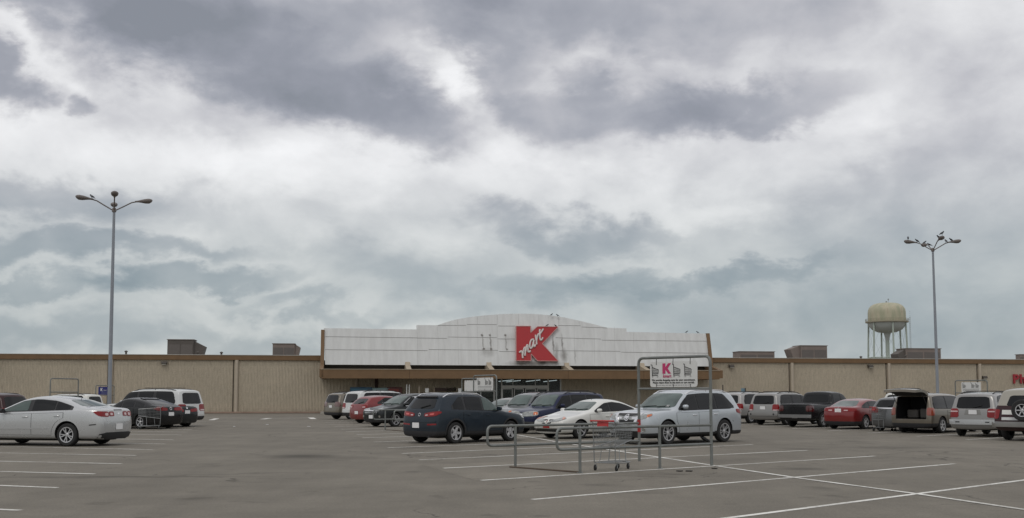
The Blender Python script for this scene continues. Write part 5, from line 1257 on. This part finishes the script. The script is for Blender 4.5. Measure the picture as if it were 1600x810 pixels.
def place_corral(cx, cy, rail_dir, w, Lr, posts, label, **kw):
    c = at(cx, cy); d = dirv(rail_dir); n = Vector((-d.y, d.x, 0)); return corral(c-n*w/2, c+n*w/2, d, Lr, posts, label, **kw)
place_corral(99, 662.5, -20, 2.1, 3.9, [[3.9, 1.9], [3.9]], 'cart corral with an empty tall frame behind the silver saloon roof', sign=None)
place_corral(163, 650, -20, 2.0, 3.0, [[3.0], [3.0]], 'far cart corral with a blue sign, beside the left lamp post', sign='blue', Hf=2.3)
place_corral(757.5, 670.5, 214, 2.0, 4.7, [[4.7, 2.3], [4.7]], 'cart corral with white cart sign behind the slate crossover', sign='plain', Hf=2.5)
place_corral(736, 662, 214, 2.0, 4.6, [[4.6], [4.6]], 'farther cart corral frame with a blank-looking sign, left of the middle one', sign='blank', Hf=2.5)
place_corral(1519, 659, 205, 2.35, 3.4, [[3.4], [3.4]], 'cart corral with white cart sign behind the roof rack of the silver four-by-four', sign='plain', Hf=2.45)

# ================================================================ TROLLEYS
WIRE = pbr('trolley_wire', (.30, .31, .31), .4, .7, var=.15); PRED = pbr('trolley_red', (.42, .02, .02), .4)
def trolley(loc, yaw, label, wr=.0055):
    t = thing('shopping_cart', loc, R(yaw), label, 'shopping cart', 'loose shopping carts')
    # x forward; handle at back x=-.42
    zb0, zb1 = .50, .62; zt0, zt1 = 1.0, .93
    def corner(x, s, top):       # taper toward the nose
        f = (x+.38)/.95; hw = lerp(.29, .20, f) if top else lerp(.23, .16, f)
        z = lerp(zt0, zt1, f) if top else lerp(zb0, zb1, f); return Vector((x, s*hw, z))
    b = MB()
    for top in (True, False):
        ring_ = [corner(-.38, 1, top), corner(.57, 1, top), corner(.57, -1, top), corner(-.38, -1, top)]
        b.tube(ring_, wr*1.9, 6, closed=True)
    for s in (1, -1):
        for i in range(17): x = lerp(-.38, .57, i/16); b.tube([corner(x, s, True), corner(x, s, False)], wr*.62, 4)
        for j in range(1, 6): b.tube([corner(-.38, s, True).lerp(corner(-.38, s, False), j/6), corner(.57, s, True).lerp(corner(.57, s, False), j/6)], wr*.6, 4)
    for X_ in (.57, -.38):
        for i in range(1, 9): b.tube([corner(X_, 1, True).lerp(corner(X_, -1, True), i/9), corner(X_, 1, False).lerp(corner(X_, -1, False), i/9)], wr*.62, 4)
        for j in range(1, 6): b.tube([corner(X_, 1, True).lerp(corner(X_, 1, False), j/6), corner(X_, -1, True).lerp(corner(X_, -1, False), j/6)], wr*.62, 4)
    for i in range(15): x = lerp(-.38, .57, i/14); b.tube([corner(x, 1, False), corner(x, -1, False)], wr*.62, 4)
    b.build('basket', WIRE, t, smooth=50)
    s_ = MB()
    for i in range(8): y = lerp(-.19, .19, i/7); s_.tube([(-.36, y, .72), (-.12, y, .76), (-.16, y, .96)], wr*.6, 4)
    s_.tube([(-.16, -.2, .96), (-.16, .2, .96)], wr, 5); s_.build('child_seat', WIRE, t)
    f = MB()
    for s in (1, -1):
        f.tube([(-.50, s*.27, 1.05), (-.40, s*.27, 1.0), (-.40, s*.25, .50), (-.38, s*.25, .17)], .0115, 8)
        f.tube([(-.36, s*.25, .17), (.10, s*.235, .15), (.56, s*.13, .15)], .011, 8); f.tube([(.22, s*.17, .56), (.20, s*.21, .15)], .0105, 8)
        f.tube([(-.12, s*.2, .52), (-.16, s*.24, .16)], .008, 6)
    f.tube([(.56, .13, .15), (.56, -.13, .15)], .011, 8); f.tube([(-.36, .25, .17), (-.36, -.25, .17)], .011, 8)
    for i in range(7): y = lerp(-.18, .18, i/6); f.tube([(-.34, y, .19), (.50, y*.6, .17)], wr*.6, 4)
    for i in range(5): x = lerp(-.3, .4, i/4); f.tube([(x, -.2, .18), (x, .2, .18)], wr*.6, 4)
    f.build('frame', WIRE, t, smooth=50)
    h = MB(); h.tube([(-.50, -.28, 1.05), (-.50, .28, 1.05)], .018, 10); h.build('handle', PRED, t, smooth=50)
    p = MB(); p.box((-.47, 0, .97), (.02, .26, .12), M=Matrix.Rotation(R(12), 3, 'Y')); p.build('seat_flap', PRED, t, bevel=.005)
    for x, y in ((-.34, .25), (-.34, -.25), (.48, .12), (.48, -.12)):
        w = MB(); M = Matrix.Translation((x, y, .062)) @ Matrix.Rotation(PI/2, 4, 'X'); w.lathe([(.001, -.014), (.05, -.015), (.062, -.009), (.062, .009), (.05, .015), (.001, .014)], 16, M)
        w_ = w.build('castor', RUBBER, t, smooth=50)
        y_ = MB()
        for s in (-.02, .02): y_.tube([(x, y+s, .062), (x+.012, y+s, .13)], .006, 5)
        y_.box((x+.012, y, .137), (.03, .05, .012)); y_.build('fork', WIRE, w_)
    return t
c_ = at(958, 734.6); trolley((c_.x, c_.y, 0), 58, 'grey wire shopping cart with red handle standing inside the nearest corral', .005)
c_ = at(1381, 674); trolley((c_.x, c_.y, 0), 12, 'loose shopping cart standing behind the open minivan', .008)
c_ = at(236, 671); trolley((c_.x, c_.y, 0), 200, 'shopping cart left in front of the black hatchback, right of the silver saloon', .008)

# ================================================================ ROOF UNITS, STORE FRONT
HVAC = pbr('hvac_grey', (.095, .082, .072), .7, var=.25, vscale=1.5); HVAC2 = pbr('hvac_light', (.19, .155, .135), .7, var=.25, vscale=1.5)
zr_ = ZF-.05
def unit(px0, px1, ptop, off, body, label, hood=None, dep=2.0):
    u0 = onwall(px0, 550, off)[0]; u1 = onwall(px1, 550, off)[0]; z1 = onwall(px0, ptop, off)[1]
    p = wpos((u0+u1)/2, off, zr_); t = thing('rooftop_unit', p, WALL_YAW, label, 'air conditioner', 'rooftop air conditioning units')
    w = u1-u0; h = z1-zr_
    m = MB(); m.box((0, 0, h/2+.1), (w, dep, h-.2)); b = m.build('casing', body, t, bevel=.03)
    m = MB(); m.box((0, 0, h+.02), (w+.12, dep+.12, .05)); m.build('lid', HVAC2, t)
    m = MB(); m.box((0, 0, .05), (w*.9, dep*.9, .3)); m.build('curb', DARK, t)
    m = MB(); m.box((-w*.24, -dep/2-.01, h*.55), (w*.44, .02, h*.5)); m.build('access_panel', pbr('hvac_panel', (.12, .105, .095), .6), b)
    m = MB(); m.box((w*.24, -dep/2-.01, h*.55), (w*.44, .02, h*.5)); m.build('access_panel', pbr('hvac_panel', (.12, .105, .095), .6), b)
    if hood:
        s, hl, hz = hood; m = MB()
        pr = [(s*w/2, h*.15), (s*w/2, h*.95), (s*(w/2+hl), h*hz), (s*(w/2+hl*.75), h*.3 if hz < .8 else h*.25)]
        if hz > .9: pr = [(s*w/2, h*.1), (s*w/2, h*1.0), (s*(w/2+hl), h*hz*.86), (s*(w/2+hl*.45), h*.1)]
        m.prism(pr, -dep*.4, dep*.4, lambda x, z, y: Vector((x, y, z))); m.build('intake_hood', HVAC2 if hz > .9 else HVAC, t)
    return t
unit(264, 304.5, 531.8, -9, HVAC, 'dark rooftop unit with side hood over the left wall', (1, 1.0, .72))
unit(427, 461, 538.2, -7, HVAC2, 'smaller rooftop unit with slanted intake, left of the sign parapet', (1, .5, .96))
unit(1150, 1204.5, 550.2, -14, HVAC2, 'long low rooftop unit just right of the sign parapet', None)
unit(1245, 1286, 541, -12, HVAC2, 'tallest rooftop unit on the right wall with hood on its left', (-1, 1.1, .96))
unit(1408, 1462, 545.5, -10, HVAC2, 'rooftop unit beneath the water tower, left of the right lamp post', (-1, .8, .7))
unit(1590, 1602, 554.5, -10, HVAC2, 'small rooftop box at the far right edge', None, .8)
for px, h_ in ((197, .25), (346, .2), (309, .2), (1345, .15), (1415, .3)):
    u = onwall(px, 552, -4)[0]; p = wpos(u, -4, zr_); m = MB(); m.tube([(0, 0, 0), (0, 0, .62+h_)], .09, 8); m.lathe([(.001, .75+h_), (.15, .68+h_), (.15, .6+h_), (.09, .6+h_)], 10)
    o = m.build('vent_pipe', HVAC, None, loc=p); tag(o, 'small pipe vents poking above the roof edge', 'vent pipe', 'roof vent pipes')
# vending machines
def vend(px, ptop, col, glow, label, w=1.0, h=1.85):
    u = U(px, 620, 1.0); p = wpos(u, 1.0, .15); t = thing('vending_machine', p, WALL_YAW, label, 'vending machine', 'machines under the canopy')
    m = MB(); m.box((0, 0, h/2), (w, .8, h)); m.build('cabinet', col, t, bevel=.03)
    m = MB(); m.box((-.08*w, -.405, h*.6), (w*.72, .012, h*.66)); m.build('front_panel', glow, t)
    m = MB(); m.box((.38*w, -.41, h*.6), (w*.14, .02, h*.3)); m.build('coin_panel', DARK, t)
    m = MB(); m.box((-.08*w, -.405, h*.14), (w*.6, .02, h*.1)); m.build('delivery_slot', DARK, t)
vend(564, 606, pbr('vend_blue', (.03, .10, .17), .4), pbr('vend_blue2', (.05, .18, .28), .4), 'dark blue vending machine against the store wall, leftmost of three', 1.9, 2.1)
vend(595, 607, pbr('vend_cyan', (.22, .34, .36), .4), pbr('vend_cyan2', (.35, .48, .5), .4), 'pale cyan vending machine between the blue and the red one', 1.5, 2.05)
vend(616, 606, pbr('vend_red', (.10, .018, .015), .4), pbr('vend_red2', (.22, .03, .02), .4), 'dark red vending machine, rightmost of three', 1.3, 2.1)
# signs and rack before the wall
def post_sign(px, ytop, off, w, h, mat, label, cat='sign', grp='small post signs', post=WHITEP, two=False, name='post_sign'):
    u, z = onwall(px, ytop, off); t = thing(name, wpos(u, off, 0), WALL_YAW, label, cat, grp)
    m = MB(); m.tube([(0, 0, 0), (0, 0, z)], .05, 8); m.build('post', post, t)
    if h: m = MB(); m.box((0, -.06, z-h/2), (w, .03, h)); m.build('sign_board', mat, t)
post_sign(635.5, 601, 3, 0, 0, WHITEP, 'white bollard post on the left of a close pair under the canopy', 'post', 'white posts under the canopy', name='bollard')
post_sign(639.5, 601, 3, 0, 0, WHITEP, 'white bollard post on the right of a close pair under the canopy', 'post', 'white posts under the canopy', name='bollard')
post_sign(655, 604, 3, 0, 0, WHITEP, 'thin pale post between the white pair and the notice', 'post', 'white posts under the canopy', post=PILAST, name='bollard')
post_sign(667, 607, 3, .3, .35, WHITEP, 'small white notice on a post under the canopy, above the slate crossover')
post_sign(718.5, 607, 3, .3, .35, WHITEP, 'small white notice beside the potted plants')
post_sign(1160.5, 607, 6, .35, .6, pbr('sign_teal', (.16, .26, .32), .5), 'small blue-grey parking sign above the white four-by-four', post=DARK)
post_sign(1164.5, 606.5, 6.2, 0, 0, WHITEP, 'dark thin post beside the blue-grey parking sign', 'post', None, post=DARK, name='sign_post')
post_sign(1129.5, 601.5, 6.2, 0, 0, WHITEP, 'dark thin post right of the canopy end', 'post', None, post=DARK, name='sign_post')
u0 = U(678, 610, 1.6); u1 = U(713, 610, 1.6)
t = thing('display_rack', wpos((u0+u1)/2, 1.6, .15), WALL_YAW, 'dark shelving rack of goods against the store wall', 'rack')
for s in (-1, 1): m = MB(); m.box((s*(u1-u0)/2, 0, 1.05), (.08, .5, 2.1)); m.build('upright', TAN, t)
for z in (.5, 1.1, 1.9): m = MB(); m.box((0, 0, z), (u1-u0-.1, .5, .3)); m.build('shelf', pbr('rack_dark', (.05, .03, .025), .7), t)
def plant(px, lab, seed):
    rnd = random.Random(seed); u = U(px, 610, 2.0); t = thing('potted_plant', wpos(u, 2.0, .15), WALL_YAW, lab, 'plant', 'potted plants by the entrance')
    m = MB(); m.lathe([(.001, 0), (.2, 0), (.27, .45), (.23, .45), (.2, .4), (.001, .4)], 14); m.build('pot', pbr('terracotta', (.2, .09, .05), .8), t, smooth=40)
    m = MB()
    for i in range(220):
        z = rnd.uniform(.5, 2.0); r = (.75-abs(z-1.3)*.5)*rnd.random()**.5; a = rnd.random()*2*PI; c = Vector((r*math.cos(a), r*math.sin(a), z))
        d = Vector((rnd.uniform(-1, 1), rnd.uniform(-1, 1), rnd.uniform(-.6, .8))).normalized(); e = d.cross(Vector((0, 0, 1))).normalized()*.05
        m.add([c, c+d*.1+e, c+d*.24, c+d*.1-e], [(0, 1, 2, 3)])
    m.build('foliage', pbr('leaf_dark', (.04, .07, .03), .6, var=.5), t)
    m = MB(); m.tube([(0, 0, .4), (.03, .02, 1.3)], [.03, .015], 6); m.build('stem', pbr('bark', (.12, .08, .05), .9), t)
plant(706, 'bushy dark green plant right of the dark rack', 3); plant(725, 'bushy dark green plant beside the farther cart sign', 5)

# ================================================================ WATER TOWER
def tower():
    Y = 430.0; s = F_PX/Y; c = atdist(1386.5, 530, Y); X0 = c.x
    Z = lambda py: atdist(1386.5, py, Y).z
    t = thing('water_tower', (X0, Y, 0), R(20), 'cream and green water tower on thin legs behind the store roof', 'water tower')
    rt_ = 28.4/s; zt, zm, zb = Z(473.5), Z(504), Z(520.5)
    n = 40; pr = []
    for i in range(13):
        a = PI/2*i/12; pr.append((rt_*math.sin(a)**.62 if i else .001, zm+(zt-zm)*(1-(1-math.cos(a))**.9) if False else zm+(zt-zm)*(.42+.58*math.cos(a)**.8)))
    pr.append((rt_, zm))
    m = MB(); m.lathe(pr, n)
    tm_ = bpy.data.materials.new('tank_cream_green'); N, L = nodes_of(tm_); b = N['Principled BSDF']; b.inputs['Roughness'].default_value = .6
    tc = N.new('ShaderNodeTexCoord'); mp = N.new('ShaderNodeMapping'); mp.inputs['Scale'].default_value = (.35, .35, .08); L.new(tc.outputs['Object'], mp.inputs[0])
    nn = N.new('ShaderNodeTexNoise'); nn.inputs['Scale'].default_value = 1.6; nn.inputs['Detail'].default_value = 6; L.new(mp.outputs[0], nn.inputs['Vector'])
    cr = N.new('ShaderNodeValToRGB'); e = cr.color_ramp.elements; e[0].position = .32; e[0].color = (.33, .34, .23, 1); e[1].position = .62; e[1].color = (.47, .43, .31, 1); q = cr.color_ramp.elements.new(.80); q.color = (.16, .09, .05, 1)
    L.new(nn.outputs['Fac'], cr.inputs[0]); L.new(cr.outputs[0], b.inputs['Base Color'])
    m.build('tank', tm_, t, smooth=50)
    m = MB(); m.lathe([(rt_, zm), (rt_*.97, lerp(zm, zb, .3)), (rt_*.8, lerp(zm, zb, .68)), (rt_*.5, lerp(zm, zb, .93)), (5.5/s, zb), (3.4/s, zb-8/s), (3.0/s, zb-12/s)], n); m.build('tank_bottom', pbr('tower_white', (.42, .44, .42), .6), t, smooth=50)
    m = MB(); m.tube([(0, 0, 0), (0, 0, zb-10/s)], 3.0/s, 20); m.build('riser', pbr('tower_mint', (.38, .43, .38), .6), t, smooth=50)
    m = MB(); m.lathe([(rt_, zm+.35), (rt_+1.0, zm+.35), (rt_+1.0, zm-.1), (rt_, zm-.25)], n); m.build('walkway', pbr('walkway', (.30, .27, .20), .7), t)
    m = MB()
    for z in (1.0, .5): m.tube([((rt_+.95)*math.cos(2*PI*i/48), (rt_+.95)*math.sin(2*PI*i/48), zm+.35+z) for i in range(48)], .05, 4, closed=True)
    for i in range(48): a = 2*PI*i/48; m.tube([((rt_+.95)*math.cos(a), (rt_+.95)*math.sin(a), zm+.3), ((rt_+.95)*math.cos(a), (rt_+.95)*math.sin(a), zm+1.35)], .04, 4)
    m.build('railing', pbr('walkway', (.3, .27, .2), .7), t)
    for i in range(6):
        a = 2*PI*i/6+R(8); m = MB(); m.tube([(rt_*1.12*math.cos(a), rt_*1.12*math.sin(a), 0), (rt_*.99*math.cos(a), rt_*.99*math.sin(a), zm+.2)], [1.5/s, 1.35/s], 10); m.build('leg', pbr('tower_mint', (.38, .43, .38), .6), t, smooth=50)
    m = MB(); zz = Z(559)
    R2 = rt_*lerp(1.12, .99, zz/zm); m.tube([(R2*math.cos(2*PI*i/6+R(8)), R2*math.sin(2*PI*i/6+R(8)), zz) for i in range(6)], .18, 5, closed=True); m.build('tie_beam', pbr('tower_mint', (.38, .43, .38), .6), t)
    m = MB()
    for i in range(6):
        a = 2*PI*i/6+R(8); b_ = a+PI/3
        for (z0_, z1_) in ((zz, zm-1),):
            f = lambda z, q: (rt_*lerp(1.12, .99, z/zm)*math.cos(q), rt_*lerp(1.12, .99, z/zm)*math.sin(q), z)
            m.tube([f(z0_, a), f(z1_, b_)], .035, 4); m.tube([f(z1_, a), f(z0_, b_)], .035, 4)
    m.build('tie_rod', pbr('rod_grey', (.3, .32, .32), .6), t)
    m = MB(); a = R(-32)
    for dx in (0, .5): m.tube([((rt_+1.3)*math.cos(a)+dx, (rt_+1.3)*math.sin(a), 0), ((rt_+1.3)*math.cos(a)+dx, (rt_+1.3)*math.sin(a), zm+2.2)], .07, 4)
    for i in range(40): z = i*.8+4; m.tube([((rt_+1.3)*math.cos(a), (rt_+1.3)*math.sin(a), z), ((rt_+1.3)*math.cos(a)+.5, (rt_+1.3)*math.sin(a), z)], .05, 4)
    m.build('ladder', pbr('rod_grey', (.3, .32, .32), .6), t)
    m = MB(); m.tube([(0, 0, zt-.3), (0, 0, zt+.7)], .35, 10); m.tube([(.9, 0, zt-.3), (1.1, 0, zt+1.5)], .06, 5); m.tube([(1.0, 0, zt+1.1), (1.0, .0, zt+1.7)], .28, 8); m.build('finial', pbr('rod_grey', (.3, .32, .32), .6), t)
tower()
# a little litter
m = MB(); random.seed(4)
for px, py in ((418, 664), (483, 667), (1117, 733), (1077, 737), (1062, 737), (366, 667)):
    c = at(px, py); pl = [(c.x+random.uniform(.04, .1)*math.cos(a), c.y+random.uniform(.05, .12)*math.sin(a)) for a in (0, 1.2, 2.4, 3.6, 5)]
    q = MB(); q.prism(pl, .006, .022, lambda x, y, h: Vector((x, y, h))); o = q.build('litter', PLATE if px < 500 else pbr('dark_scrap', (.04, .035, .03), .9)); tag(o, 'small pale scrap of litter lying on the empty aisle' if px < 500 else 'small dark scrap lying beside the white line by the corral', 'litter', 'pale litter scraps' if px < 500 else 'dark litter scraps')
